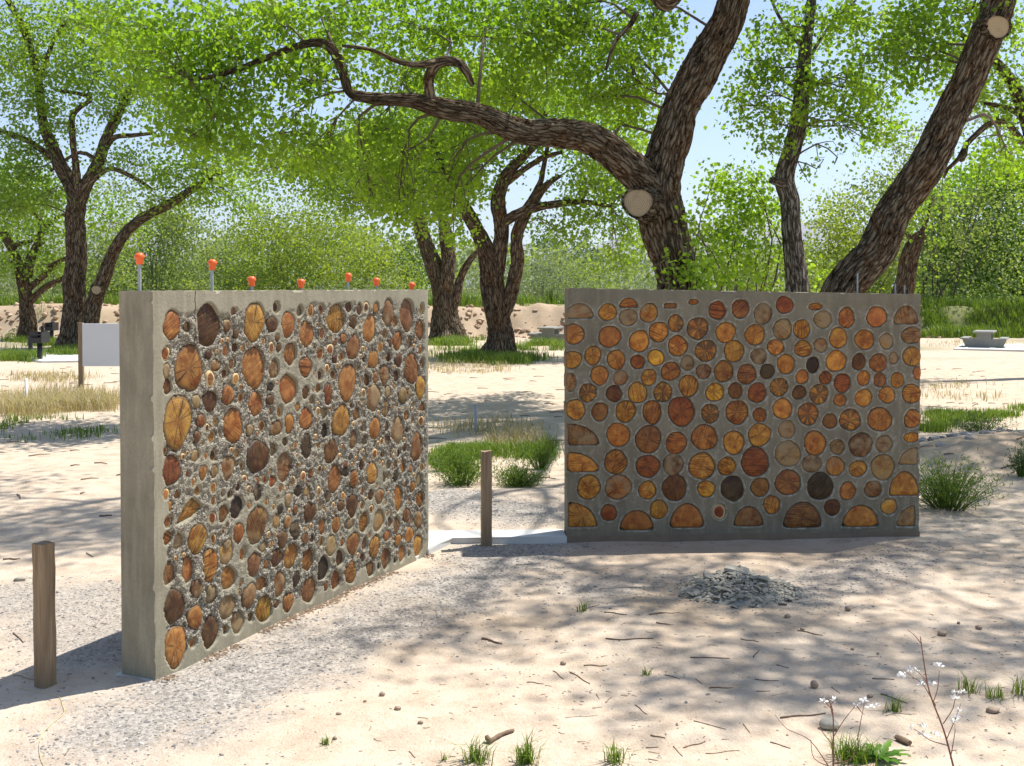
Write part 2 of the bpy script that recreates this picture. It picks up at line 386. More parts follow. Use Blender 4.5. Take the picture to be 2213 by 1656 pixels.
M['weed_stem'] = simple('reddish weed stem', (0.20, 0.095, 0.07), 0.8, 0.3, 60)
M['petal'] = simple('white seed head', (0.80, 0.79, 0.76), 0.8, 0.05, 60)
M['weed_leaf'] = mat_leaf('broad weed leaf', (0.07, 0.17, 0.02), (0.13, 0.26, 0.035), 0.4)
M['mountain'] = simple('bare mountain slope', (0.22, 0.20, 0.17), 0.95, 0.3, 0.002)
def mat_cut():
    k = NT('sawn wood face'); p = k.coord(); r = k.attr('rad'); n = k.noise(p, 9, 4)
    ring = k.math('SINE', k.math('ADD', k.math('MULTIPLY', r, 48.0), k.math('MULTIPLY', n, 7.0)))
    col = k.mix(k.math('MULTIPLY', k.math('ADD', ring, 1.0), 0.5), (0.34, 0.25, 0.145), (0.50, 0.39, 0.25))
    col = k.mix(k.ramp(n, [(0.5, 0), (0.75, 0.5)]), col, (0.22, 0.18, 0.135)); col = k.mix(k.ramp(r, [(0.82, 0), (1.0, 0.55)]), col, (0.14, 0.105, 0.075)); k.base(col); return k.m
M['cut'] = mat_cut()
def mat_pebble():
    k = NT('crushed grey gravel'); t = k.attr('tint')
    k.base(k.ramp(t, [(0.0, (0.15, 0.14, 0.13)), (0.4, (0.25, 0.235, 0.215)), (0.75, (0.34, 0.315, 0.285)), (1.0, (0.52, 0.47, 0.41))])); return k.m
M['pebble'] = mat_pebble()

# ------------------------------------------------------------------ ground shape
def gh(x, y):                                              # ground height
    x = np.asarray(x, float); y = np.asarray(y, float)
    z = (noise(x * 0.45, y * 0.45, seed=3) - 0.5) * 0.05 * sstep(8, 12, y) + (noise(x * 1.7, y * 1.7, seed=4) - 0.5) * 0.022
    z = z + (noise(x * 6, y * 6, seed=5) - 0.5) * 0.013 * sstep(30, 15, y)
    hump = np.exp(-(((x - 4.75) / 1.1) ** 2 + ((y - 10.3) / 0.8) ** 2)); z = z + 0.26 * hump * (0.7 + 0.6 * noise(x * 1.3, y * 1.3, seed=8))
    hump2 = np.exp(-(((x + 0.1) / 0.9) ** 2 + ((y - 8.5) / 0.35) ** 2)); z = z + 0.05 * hump2
    yb = y + (noise(x * 0.35, y * 0, seed=9) - 0.5) * 1.2
    b = sstep(35.4, 36.9, yb) * (0.88 + 0.16 * noise(x * 0.5, y * 0.5, seed=10)) - sstep(39, 46, yb) * 0.35
    z = z + b + sstep(35, 36, yb) * sstep(40, 37, yb) * (noise(x * 2.2, y * 2.2, seed=11) - 0.5) * 0.22
    return z
def gz(x, y): return float(gh(np.array([x]), np.array([y]))[0])

def seg_dist(x, y, P):
    d = np.full(np.shape(x), 1e9)
    for a, b in zip(P[:-1], P[1:]):
        a = np.asarray(a[:2]); b = np.asarray(b[:2]); ab = b - a
        t = np.clip(((x - a[0]) * ab[0] + (y - a[1]) * ab[1]) / (ab @ ab + 1e-9), 0, 1)
        d = np.minimum(d, np.hypot(x - a[0] - t * ab[0], y - a[1] - t * ab[1]))
    return d
PATHS = [([gpt(*p) for p in ((330, 1560), (560, 1450), (800, 1345), (990, 1270), (1110, 1195))], 0.30),
         ([gpt(*p) for p in ((30, 1300), (170, 1290), (235, 1400))], 0.34),
         ([gpt(*p) for p in ((940, 1085), (1060, 1105), (1160, 1110))], 0.30),
         ([gpt(*p) for p in ((1590, 1265), (1740, 1290), (1900, 1225), (2010, 1190))], 0.20),
         ([gpt(*p) for p in ((1080, 1190), (1180, 1240), (1330, 1280))], 0.22)]
def gravel_mask(x, y):
    m = np.zeros(np.shape(x)); nz = noise(x * 2.4, y * 2.4, seed=21) * 0.6 + noise(x * 9, y * 9, seed=22) * 0.4
    for (P, w), s in zip(PATHS, (1.0, 0.8, 0.9, 0.55, 0.5)):
        m = np.maximum(m, s * sstep(w * 1.9, w * 0.5, seg_dist(x, y, P) + (nz - 0.5) * 0.5))
    return m

def axis(lo, a, b, hi, d, gl, gr):
    c = list(np.arange(a, b + 1e-6, d)); s = d; v = a; L = []
    while v > lo: s *= gl; v -= s; L.append(v)
    s = d; v = b; R = []
    while v < hi: s *= gr; v += s; R.append(v)
    return np.array(L[::-1] + c + R)
xs = axis(-9000, -3.6, 4.2, 9000, 0.04, 1.085, 1.085)
ya = axis(-40, 2.9, 9.2, 11, 0.04, 1.09, 1.02); ya = ya[ya < 33]
step = ya[-1] - ya[-2]; yb_ = [ya[-1]]
while yb_[-1] < 34.5: step = min(step * 1.02, 0.25); yb_.append(yb_[-1] + step)
while yb_[-1] < 40: yb_.append(yb_[-1] + 0.16)
s_ = 0.2
while yb_[-1] < 9000: s_ *= 1.12; yb_.append(yb_[-1] + s_)
ys = np.concatenate([ya, yb_[1:]])
GX, GY = np.meshgrid(xs, ys); GZ = gh(GX, GY)
nx, ny = len(xs), len(ys)
V = np.stack([GX, GY, GZ], -1).reshape(-1, 3)
ii = (np.arange(ny - 1)[:, None] * nx + np.arange(nx - 1)[None, :]).ravel()
me = np_mesh('ground', V, np.stack([ii, ii + 1, ii + nx + 1, ii + nx], -1), None, True)
gx, gy = V[:, 0], V[:, 1]
pxx = CX + gx / np.maximum(gy, 0.5) * F_PX
fattr(me, 'gravel', gravel_mask(gx, gy))
nz = noise(gx * 0.8, gy * 0.8, seed=31)
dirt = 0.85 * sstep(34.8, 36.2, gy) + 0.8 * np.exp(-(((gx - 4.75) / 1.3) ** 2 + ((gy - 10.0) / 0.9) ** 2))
dirt = dirt + .75 * np.exp(-(((gx - .5) / 1.0) ** 2 + ((gy - 5.6) / .55) ** 2)) * sstep(.38, .62, noise(gx * 2.1, gy * 3, seed=35)) + .5 * np.exp(-(((gx - 1.6) / 1.5) ** 2 + ((gy - 6.75) / .25) ** 2))  # darker brown patches mid sand, and a strip before the right wall
turf = sstep(37.3, 38.2, gy + (nz - 0.5) * 1.5) * 0.9
turf = np.maximum(turf, 0.95 * sstep(34.5, 36, gy) * sstep(11.5, 13.5, gx + (nz - 0.5) * 3))
turf = np.maximum(turf, 0.55 * sstep(24.5, 26, gy) * sstep(35.5, 33, gy) * sstep(0.35, 0.65, noise(gx * 0.3, gy * 0.45, seed=33)))
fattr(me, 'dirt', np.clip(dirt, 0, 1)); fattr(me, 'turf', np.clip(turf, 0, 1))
tag(obj('ground', me, M['ground']), kind='structure')

# far mountain ridge
mx = np.linspace(-6500, 6500, 160); rows = []
prof = 150 + 260 * noise(mx / 1500, mx * 0, seed=41) + 110 * noise(mx / 420, mx * 0, seed=42) + 30 * noise(mx / 120, mx * 0, seed=43)
for t, (yy, hf) in enumerate(((6200, -5), (6500, 60), (6900, 150), (7400, 1.0), (8200, -5))):
    z = prof * hf if hf == 1.0 else np.minimum(np.full_like(prof, hf), prof * 0.7) + (noise(mx / 200, mx * 0 + t, seed=44) - 0.5) * (50 if hf > 0 else 0)
    rows.append(np.stack([mx, np.full_like(mx, yy) + (noise(mx / 300, mx * 0 + t, seed=45) - 0.5) * 200, z], -1))
V = np.concatenate(rows); n = len(mx)
ii = (np.arange(4)[:, None] * n + np.arange(n - 1)[None, :]).ravel()
tag(obj('mountain', np_mesh('mountain', V, np.stack([ii, ii + 1, ii + n + 1, ii + n], -1), None, True), M['mountain']), kind='structure')

# ------------------------------------------------------------------ walls
class Wall:
    def __init__(s, A, B, th):                             # front lower corners (world), thickness
        s.A = np.array(A, float); s.B = np.array(B, float); d = (s.B - s.A); d[2] = 0
        s.L = np.linalg.norm(d); s.u = d / s.L; s.n = np.array([s.u[1], -s.u[0], 0.0])   # n points out of the front face
        s.th = th
    def uv(s, px, py):
        d = raydir(px, py); o = np.array([0, 0, CAM_H]); t = ((s.A - o) @ s.n) / (d @ s.n); P = o + d * t - s.A
        return P @ s.u, P[2]
wl_near, wl_far = gpt(336, 1476), gpt(926, 1196)
LW = Wall(wl_near, wl_far, 0.175); LH = 1.595
wr_l, wr_r = gpt(1226, 1158, 0.035), gpt(1986, 1148, 0.035)
RW = Wall(wr_l, wr_r, 0.18)
RHL = RW.uv(1214, 623)[1]; RHR = RW.uv(1988, 636)[1]
print('wall sizes', LW.L, LW.uv(327, 628), LW.uv(923, 629), RW.L, RHL, RHR)

COLS = {'o': (0.340, 0.135, 0.034), 'y': (0.40, 0.185, 0.038), 'Y': (0.47, 0.225, 0.032), 'd': (0.125, 0.052, 0.015), 'k': (0.050, 0.030, 0.014),
        'r': (0.235, 0.068, 0.019), 'g': (0.27, 0.160, 0.066), 'b': (0.225, 0.098, 0.032)}
# left wall: pieces as (x, y, half width, half height, colour, extra) in four strips of the photograph
L1 = (240, 600, .18127, [(730,570,100,185,'o'),(665,905,52,95,'o1'),(915,590,42,62,'d'),(1175,570,155,250,'d'),(680,1300,52,95,'d'),(665,1110,40,95,'g4'),(945,1085,165,290,'o'),(1400,575,50,75,'d4'),(1475,400,40,45,'r4'),(1500,665,32,55,'d'),(1720,530,125,240,'y'),(1385,870,42,75,'o1'),(1495,835,38,55,'d'),(1180,920,35,60,'d'),(1265,1050,55,75,'o3'),(1460,1025,45,75,'d1'),(1190,1210,48,95,'o1'),(1375,1145,45,65,'d1'),(1495,1205,36,70,'o1'),(1715,1075,135,255,'y'),(1195,1475,82,135,'d'),(1400,1400,75,125,'o'),(1565,1430,36,65,'o1'),(1740,1510,90,140,'o'),(1020,1480,50,80,'g4'),(1830,760,22,42,'o1'),(1920,840,34,65,'o1'),(1920,1310,35,60,'d'),(1910,1450,35,60,'d'),(1925,1595,28,50,'d1'),(800,1715,168,330,'y')])
L2 = (580, 600, .18127, [(100,355,42,75,'d1'),(50,560,60,95,'d'),(80,1090,60,120,'g3'),(240,560,85,150,'o'),(380,395,38,75,'g4'),(515,390,40,80,'o1'),(645,385,35,70,'o1'),(465,675,88,155,'o'),(820,490,105,185,'y'),(970,355,38,65,'d'),(1090,375,32,70,'d'),(1170,350,32,58,'d1'),(1290,360,35,70,'o'),(645,660,38,80,'b1'),(1020,530,40,85,'d'),(1220,610,85,165,'o'),(1435,420,65,160,'b3'),(1660,450,90,200,'b'),(1835,370,27,75,'y1'),(1520,530,35,70,'o'),(1815,625,55,125,'o'),(1395,670,28,60,'y1'),(900,725,32,58,'o'),(815,770,25,48,'o'),(1020,830,80,150,'b'),(740,855,40,65,'o1'),(625,905,45,85,'o1'),(800,970,25,50,'d'),(890,940,32,65,'o1'),(1355,825,38,70,'o1'),(1455,775,25,60,'d'),(1555,750,62,115,'o'),(1690,780,38,80,'b3'),(1830,865,30,58,'o1'),(270,910,80,130,'o'),(110,720,30,45,'d'),(45,835,32,65,'o1'),(130,835,30,50,'d'),(450,1065,78,125,'o'),(1155,980,16,35,'d'),(1265,975,60,115,'o'),(1450,950,28,58,'d'),(1560,985,40,80,'d'),(1715,1090,85,190,'o'),(1845,1020,30,65,'b3'),(710,1080,26,50,'o1'),(630,1165,40,70,'d1'),(785,1155,35,65,'d1'),(955,1250,105,230,'o'),(1080,1075,22,45,'g1'),(1190,1220,38,70,'b'),(1290,1190,32,70,'b3'),(1395,1160,60,130,'b3'),(1530,1175,38,65,'d'),(245,1330,105,180,'o'),(450,1370,45,75,'d'),(610,1320,38,55,'o'),(530,1455,35,55,'b3'),(720,1390,50,125,'r'),(1145,1375,24,48,'g1'),(1265,1430,80,165,'b4'),(1820,1310,58,140,'y'),(1610,1405,52,100,'g3'),(1435,1365,30,70,'g4'),(1690,1365,25,45,'g4'),(50,1590,27,50,'o1'),(145,1600,33,70,'y1'),(355,1545,30,50,'o'),(610,1590,25,50,'g1'),(1000,1525,22,38,'d1'),(1060,1620,35,80,'b3'),(1410,1560,45,110,'g3'),(1845,1540,32,55,'o'),(1655,1645,30,60,'o'),(1150,1490,18,35,'g1'),(40,1300,40,50,'k'),(30,1460,40,60,'d')])
L3 = (240, 880, .18127, [(1080,165,50,80,'o'),(1260,180,35,65,'y1'),(1040,360,38,70,'b'),(1220,350,45,80,'y1'),(1470,225,118,210,'o'),(1665,270,40,65,'g4'),(1815,225,45,75,'b1'),(1955,260,45,80,'o'),(1015,580,48,80,'g3'),(660,525,35,60,'o1'),(735,755,118,175,'r'),(1235,575,42,80,'d1'),(1525,545,42,65,'g1'),(1760,590,125,195,'d'),(1410,725,80,145,'b3'),(1575,705,30,50,'g1'),(1950,510,40,70,'g4'),(930,795,25,45,'o1'),(1100,780,45,85,'y'),(1235,765,45,75,'g4'),(1520,670,22,35,'g4'),(1760,875,25,45,'b3'),(1850,865,32,55,'y1'),(1935,880,38,55,'d'),(1045,995,42,65,'o1'),(1225,955,38,65,'o1'),(665,1035,40,72,'o1'),(800,1045,30,50,'o'),(1340,1030,25,45,'o1'),(1430,1040,35,58,'d1'),(1525,950,26,52,'d'),(1655,980,28,50,'g1'),(1760,1020,55,90,'k3'),(715,1180,25,60,'y3'),(1230,1115,34,58,'b1'),(1510,1195,80,135,'k'),(1655,1170,25,50,'o1'),(1860,1125,22,45,'y1'),(950,1235,165,150,'yW'),(690,1365,48,80,'r1'),(1215,1320,45,75,'r1'),(1350,1270,60,105,'b3'),(1525,1500,65,115,'o'),(1745,1400,130,215,'b3'),(685,1560,55,90,'y'),(815,1600,60,105,'d4'),(1035,1570,105,190,'y'),(1235,1570,32,65,'o1'),(1395,1640,45,60,'g4')])
L4 = (580, 880, .18127, [(255,195,55,115,'o'),(465,140,85,130,'o'),(110,250,70,90,'b4'),(685,285,42,90,'k'),(875,160,105,195,'y'),(680,70,35,70,'g4'),(1150,75,18,35,'g4'),(1140,240,35,60,'g1'),(1275,255,65,140,'o'),(1415,230,28,60,'d'),(1550,270,75,165,'b4'),(1730,165,24,50,'o1'),(1825,165,30,65,'o1'),(1665,280,14,30,'d'),(205,415,25,50,'d'),(325,455,25,40,'o1'),(465,470,60,150,'k2'),(605,455,20,35,'o1'),(760,530,78,145,'b'),(1030,390,45,110,'b3'),(1155,395,35,60,'g4'),(1360,400,20,35,'o1'),(1430,395,28,60,'r3'),(70,510,45,70,'g3'),(1780,480,70,185,'b3'),(200,715,98,170,'b3'),(985,600,18,42,'o1'),(1275,555,32,60,'o1'),(1365,560,25,42,'o1'),(1450,540,22,42,'g4'),(1565,550,22,45,'d'),(1640,490,25,50,'o'),(1170,605,20,45,'y1'),(630,735,28,45,'d1'),(920,685,22,35,'r'),(1130,690,35,70,'d'),(1240,790,68,130,'y'),(1440,690,28,55,'g3'),(1520,690,20,48,'o'),(1620,705,32,90,'o'),(1705,735,25,45,'o'),(1845,710,30,55,'b1'),(810,855,75,175,'o'),(420,820,30,60,'o1'),(515,790,35,60,'b'),(1025,860,45,115,'o'),(930,770,40,65,'k'),(55,885,45,65,'r'),(310,880,35,60,'g1'),(1390,840,28,60,'g4'),(1530,820,32,60,'k'),(1440,820,20,50,'g4'),(1805,870,38,90,'g4'),(1120,890,18,35,'y1'),(155,965,25,45,'o1'),(370,1000,50,65,'k'),(470,1005,38,60,'y4'),(610,1000,28,52,'g1'),(720,1070,38,70,'k3'),(900,1060,28,55,'o1'),(1135,1000,28,55,'o1'),(1230,1045,32,60,'d'),(1010,1180,72,135,'d'),(1330,1065,50,90,'b3'),(1560,1090,52,170,'o'),(1655,920,20,40,'o'),(1720,950,40,60,'o'),(1820,1100,45,105,'o'),(245,1100,40,75,'g4'),(520,1075,22,42,'y1'),(870,1180,42,65,'d'),(330,1225,30,55,'b'),(495,1250,70,120,'d'),(1125,1170,25,50,'o1'),(1230,1215,25,50,'o1'),(630,1185,30,55,'g4'),(105,1360,40,90,'y4'),(240,1365,40,75,'y4'),(1145,1375,58,125,'y'),(1320,1355,68,130,'y4'),(1455,1370,28,55,'d'),(1650,1290,40,85,'b3'),(1795,1345,48,110,'b3'),(655,1425,42,100,'o'),(810,1400,50,100,'o'),(330,1470,55,110,'k3'),(970,1390,60,65,'k3'),(1530,1410,40,100,'b3'),(150,1220,35,60,'k')])
L5 = (240, 1160, .20548, [(625,390,75,115,'b3'),(825,355,62,135,'o'),(1050,295,80,170,'y'),(1220,170,72,115,'y4'),(1395,180,38,70,'o1'),(1510,290,75,120,'b'),(1640,295,30,45,'o'),(1750,220,65,90,'d'),(1620,110,40,60,'g4'),(910,540,60,95,'b3'),(1060,610,60,100,'k3'),(1245,435,80,120,'y'),(1460,620,75,130,'b3'),(1595,495,50,75,'o'),(1240,740,85,125,'g4'),(670,735,108,180,'d'),(890,850,78,125,'o'),(1340,900,70,120,'d4'),(1480,850,30,55,'d'),(1620,765,85,145,'Y'),(1055,1000,92,165,'d'),(1210,980,30,50,'o'),(685,1155,122,215,'y'),(875,1120,35,55,'o1')])
L6 = (580, 1120, .16917, [(185,275,65,115,'d'),(310,485,100,155,'y'),(115,490,75,115,'b'),(475,265,40,70,'b'),(575,260,35,52,'o'),(525,535,75,150,'o'),(680,300,35,60,'y'),(805,350,68,140,'g4'),(950,310,30,50,'o'),(1085,325,78,145,'o'),(1235,325,40,75,'b3'),(1365,360,70,145,'y'),(1525,225,38,70,'o'),(1660,280,40,75,'o'),(1805,215,58,95,'y'),(1920,355,60,140,'y'),(710,640,80,150,'k'),(920,510,52,110,'d'),(1065,700,75,135,'o'),(1210,500,28,50,'d3'),(1315,650,55,95,'b'),(1510,520,62,130,'b3'),(1415,620,20,45,'k'),(1625,540,22,42,'d'),(1715,455,50,105,'o'),(1800,450,20,42,'o1'),(160,845,78,160,'b3'),(370,770,50,90,'k'),(535,920,95,170,'b'),(870,790,62,125,'o'),(740,870,28,55,'b'),(260,1075,75,115,'o'),(110,1100,30,50,'b')])
# right wall; shapes: H dome on a flat base, Q flat left and base, P flat right and base, C cut off at the wall's left end, E cut off at its right end, R block
R1 = (1200, 610, .18535, [(280,335,170,85,'g4H'),(610,350,100,95,'y'),(855,240,110,55,'oH'),(850,410,100,95,'g4'),(1090,360,100,105,'y3'),(1405,480,85,95,'y2'),(1345,275,75,28,'bR'),(1610,230,55,32,'o'),(1890,330,95,105,'r'),(2160,310,100,105,'b'),(1660,540,115,125,'y2'),(215,605,125,115,'oC'),(635,635,125,120,'o'),(980,690,115,120,'y'),(1205,580,105,115,'y'),(1985,585,110,115,'y'),(1430,745,105,120,'y'),(1755,800,120,120,'y2'),(2085,805,115,120,'y'),(195,905,115,100,'yC'),(440,855,90,110,'y'),(710,905,100,110,'y'),(960,930,78,80,'r'),(1175,880,90,90,'Y'),(1345,1040,105,105,'o'),(1540,940,78,85,'d4'),(1730,1040,88,80,'b3'),(1965,1040,105,125,'b'),(515,1085,100,105,'y'),(760,1115,80,85,'b4'),(1090,1110,85,95,'y'),(175,1165,65,110,'g3C'),(380,1290,95,105,'y2'),(685,1300,85,95,'d'),(960,1290,105,120,'y'),(1255,1285,100,115,'y2'),(1555,1210,110,120,'y'),(1860,1285,100,105,'Y'),(2100,1265,80,90,'d')])
R2 = (1590, 610, .18535, [(320,370,100,115,'d4'),(570,265,95,95,'r'),(930,285,75,40,'o'),(1015,435,95,100,'g4'),(1290,415,90,115,'o'),(1645,405,110,115,'o'),(1985,380,145,105,'b3H'),(225,615,110,120,'y'),(545,550,105,115,'g3'),(770,550,90,110,'y'),(2050,620,120,95,'b3E'),(1195,650,100,115,'y'),(1500,670,110,110,'o'),(1755,690,75,90,'g4'),(465,760,90,90,'y'),(270,865,88,90,'d4'),(785,775,95,95,'y'),(990,735,75,80,'b4'),(1170,920,115,120,'y'),(1435,930,75,95,'d'),(1660,940,95,105,'o'),(1840,885,50,70,'b4'),(2055,865,105,115,'yE'),(130,1075,105,115,'b'),(370,1040,80,85,'k'),(585,955,100,110,'y'),(900,965,72,90,'k'),(775,1105,75,80,'o'),(1045,1115,70,78,'r'),(1240,1175,95,105,'r'),(1490,1120,75,85,'y'),(1680,1140,70,80,'b'),(1885,1145,75,85,'y'),(2115,1060,45,80,'oE'),(505,1225,100,105,'y2'),(250,1290,100,115,'r'),(740,1285,78,80,'d'),(970,1305,105,110,'y2'),(1215,1375,70,70,'o'),(1490,1350,95,100,'y'),(1765,1315,90,95,'y'),(2050,1300,115,110,'yE')])
R3 = (1200, 880, .18535, [(235,30,115,120,'yC'),(520,55,90,105,'b'),(820,50,110,125,'y'),(1130,60,105,135,'o'),(1470,50,150,165,'r'),(1805,75,95,110,'y2'),(2120,60,130,130,'o'),(330,320,185,125,'b3Q'),(735,325,130,135,'o'),(1085,375,145,155,'b'),(1410,420,115,125,'o'),(1740,355,145,145,'o'),(2080,415,120,130,'y'),(325,640,185,115,'yQ'),(705,640,130,135,'y'),(1080,690,130,130,'r'),(1375,670,115,115,'d4'),(1710,690,145,155,'y'),(2000,690,98,105,'Y'),(390,935,130,135,'y'),(735,935,150,135,'o3'),(1075,970,100,100,'y'),(1390,940,140,145,'d'),(1760,955,98,95,'Y'),(2065,950,130,140,'k'),(320,1255,170,145,'yQ'),(625,1235,90,90,'r'),(950,1320,200,115,'oH'),(1205,1195,100,105,'y'),(1535,1265,200,140,'oH'),(1910,1220,70,85,'r1')])
R4 = (1590, 880, .18535, [(280,90,75,80,'o'),(545,20,110,115,'y'),(845,80,115,125,'o2'),(1100,165,80,85,'b'),(1335,150,115,125,'y2'),(1680,145,135,135,'o'),(2060,135,100,110,'oE'),(275,325,125,130,'y'),(595,260,95,100,'g4'),(925,420,125,135,'o'),(1185,465,80,85,'g3'),(1455,440,130,135,'d3'),(1730,430,90,100,'g4'),(2050,355,85,55,'Y'),(225,640,155,165,'r'),(610,545,140,145,'g4'),(890,660,105,100,'d4'),(1160,690,100,110,'y3'),(1425,720,100,90,'y'),(1715,700,135,140,'g3'),(2010,570,110,100,'g4P'),(610,880,140,145,'b'),(985,925,140,160,'k'),(285,935,105,105,'b'),(1965,890,178,140,'yH'),(1305,980,90,100,'o'),(1600,960,95,95,'b3'),(420,1140,95,100,'y'),(150,1275,175,115,'b3H'),(780,1255,225,150,'bH'),(1125,1170,90,90,'d'),(1455,1270,215,125,'yH'),(1785,1160,90,90,'y3'),(1985,1270,110,120,'g3P')])

NA = 40; TH = np.linspace(0, 2 * np.pi, NA, endpoint=False)
def outline(shape, ru, rv, r, wob=1.0):
    c, s = np.cos(TH), np.sin(TH)
    if shape in 'HQPW':
        if shape == 'W': poly = [(-1.05, -0.9), (0.25, -0.55), (1.0, 0.05), (0.25, 1.0), (-0.45, 0.45)]
        else:
            if shape == 'H': a = np.linspace(0, np.pi, 18); X, Z = np.cos(a), -1 + 2 * np.sin(a)
            elif shape == 'Q': a = np.linspace(0, np.pi / 2, 14); X, Z = -1 + 2 * np.cos(a), -1 + 2 * np.sin(a); X = np.append(X, -1); Z = np.append(Z, -1)
            else: a = np.linspace(np.pi / 2, np.pi, 14); X, Z = 1 + 2 * np.cos(a), -1 + 2 * np.sin(a); X = np.append(X, 1); Z = np.append(Z, -1)
            poly = list(zip(X, Z))
        P = np.array(poly) * [ru, rv]; off = np.array([0, -0.12 * rv if shape != 'W' else 0]); P = P - off
        R = np.full(NA, 1e9)
        for (x1, y1), (x2, y2) in zip(P, np.roll(P, -1, 0)):
            dx, dy = x2 - x1, y2 - y1; den = c * dy - s * dx
            with np.errstate(divide='ignore', invalid='ignore'):
                t = (x1 * dy - y1 * dx) / den; k = (x1 * s - y1 * c) / den
            ok = (t > 0) & (k >= -1e-6) & (k <= 1 + 1e-6); R = np.where(ok & (t < R), t, R)
        R = np.minimum(R, 3 * max(ru, rv)); return R, off
    p = 6.0 if shape == 'R' else 2.0
    R = 1.0 / ((np.abs(c) / ru) ** p + (np.abs(s) / rv) ** p) ** (1 / p)
    ph = r.uniform(0, 6.28, 4)
    R *= 1 + wob * (0.055 * np.sin(2 * TH + ph[0]) + 0.045 * np.sin(3 * TH + ph[1]) + 0.028 * np.sin(5 * TH + ph[2]) + 0.008 * np.sin(9 * TH + ph[3]))
    return R, np.zeros(2)

def gather(w, strips):
    out = []; r = np.random.default_rng(11)
    for ox, oy, sc, rows in strips:
        for cx, cy, rx, ry, code in rows:
            px, py, wx, wy = ox + cx * sc, oy + cy * sc, rx * sc, ry * sc
            u, v = w.uv(px, py); ru = (w.uv(px + wx, py)[0] - w.uv(px - wx, py)[0]) / 2; rv = (w.uv(px, py - wy)[1] - w.uv(px, py + wy)[1]) / 2
            shape = next((ch for ch in code if ch in 'HQPCERW'), 'N')
            R, off = outline(shape, ru, rv, r, 0.55 if w is RW else 1.0)
            u, v = u + off[0], v + off[1]
            if shape == 'C':
                c = np.cos(TH); lim = u + 0.006; R = np.where(c < -0.05, np.minimum(R, lim / np.maximum(-c, 0.05)), R)
            if shape in 'EP' and shape == 'E':
                c = np.cos(TH); lim = w.L - u + 0.006; R = np.where(c > 0.05, np.minimum(R, lim / np.maximum(c, 0.05)), R)
            smear = 0.62 if '4' in code else 0.45 if '3' in code else 0.10
            out.append(dict(u=u, v=v, R=R, size=max(ru, rv), col=COLS[code[0]], smear=smear, idx=1 if '1' in code else 2 if '2' in code else 0, shape=shape))
    return out
llogs = gather(LW, (L1, L2, L3, L4, L5, L6)); rlogs = gather(RW, (R1, R2, R3, R4))
for g in llogs: g['col'] = tuple(c * f + e for c, f, e in zip(g['col'], (.90, .95, 1.0), (0, 0.004, .005)))
# drop doubles picked up where the strips overlap
def dedupe(ls):
    ls = sorted(ls, key=lambda g: -g['size']); keep = []
    for g in ls:
        if all(math.hypot(g['u'] - h['u'], g['v'] - h['v']) > 0.62 * h['size'] for h in keep): keep.append(g)
    return keep
llogs, rlogs = dedupe(llogs), dedupe(rlogs)
for g in rlogs:
    g['R'] = g['R'] * (1.05 if g['shape'] in 'N' else 1.0); g['col'] = tuple(c * f for c, f in zip(g['col'], (1.22, 1.12, .85)))
# small branch ends filling the free mortar of the left wall
fill = []; rf = np.random.default_rng(5)
LB = dict(u0=0.085, u1=LW.L - 0.05, v0=0.10, v1=LH - 0.12)
for _ in range(9000):
    u, v = rf.uniform(LB['u0'] + .02, LB['u1'] - .02), rf.uniform(LB['v0'] + .03, LB['v1'] - .02); s = rf.uniform(0.008, 0.015)
    if all(math.hypot(g['u'] - u, g['v'] - v) > g['size'] * 1.05 + s + 0.008 for g in llogs + fill):
        R, _o = outline('N', s, s * rf.uniform(1, 1.25), rf)
        fill.append(dict(u=u, v=v, R=R, size=s, col=COLS[rf.choice(list('oodbyg'))], smear=rf.choice([.1, .1, .6]), idx=int(rf.random() < .6), shape='N'))
    if len(fill) > 130: break
print('logs', len(llogs), len(rlogs), len(fill))

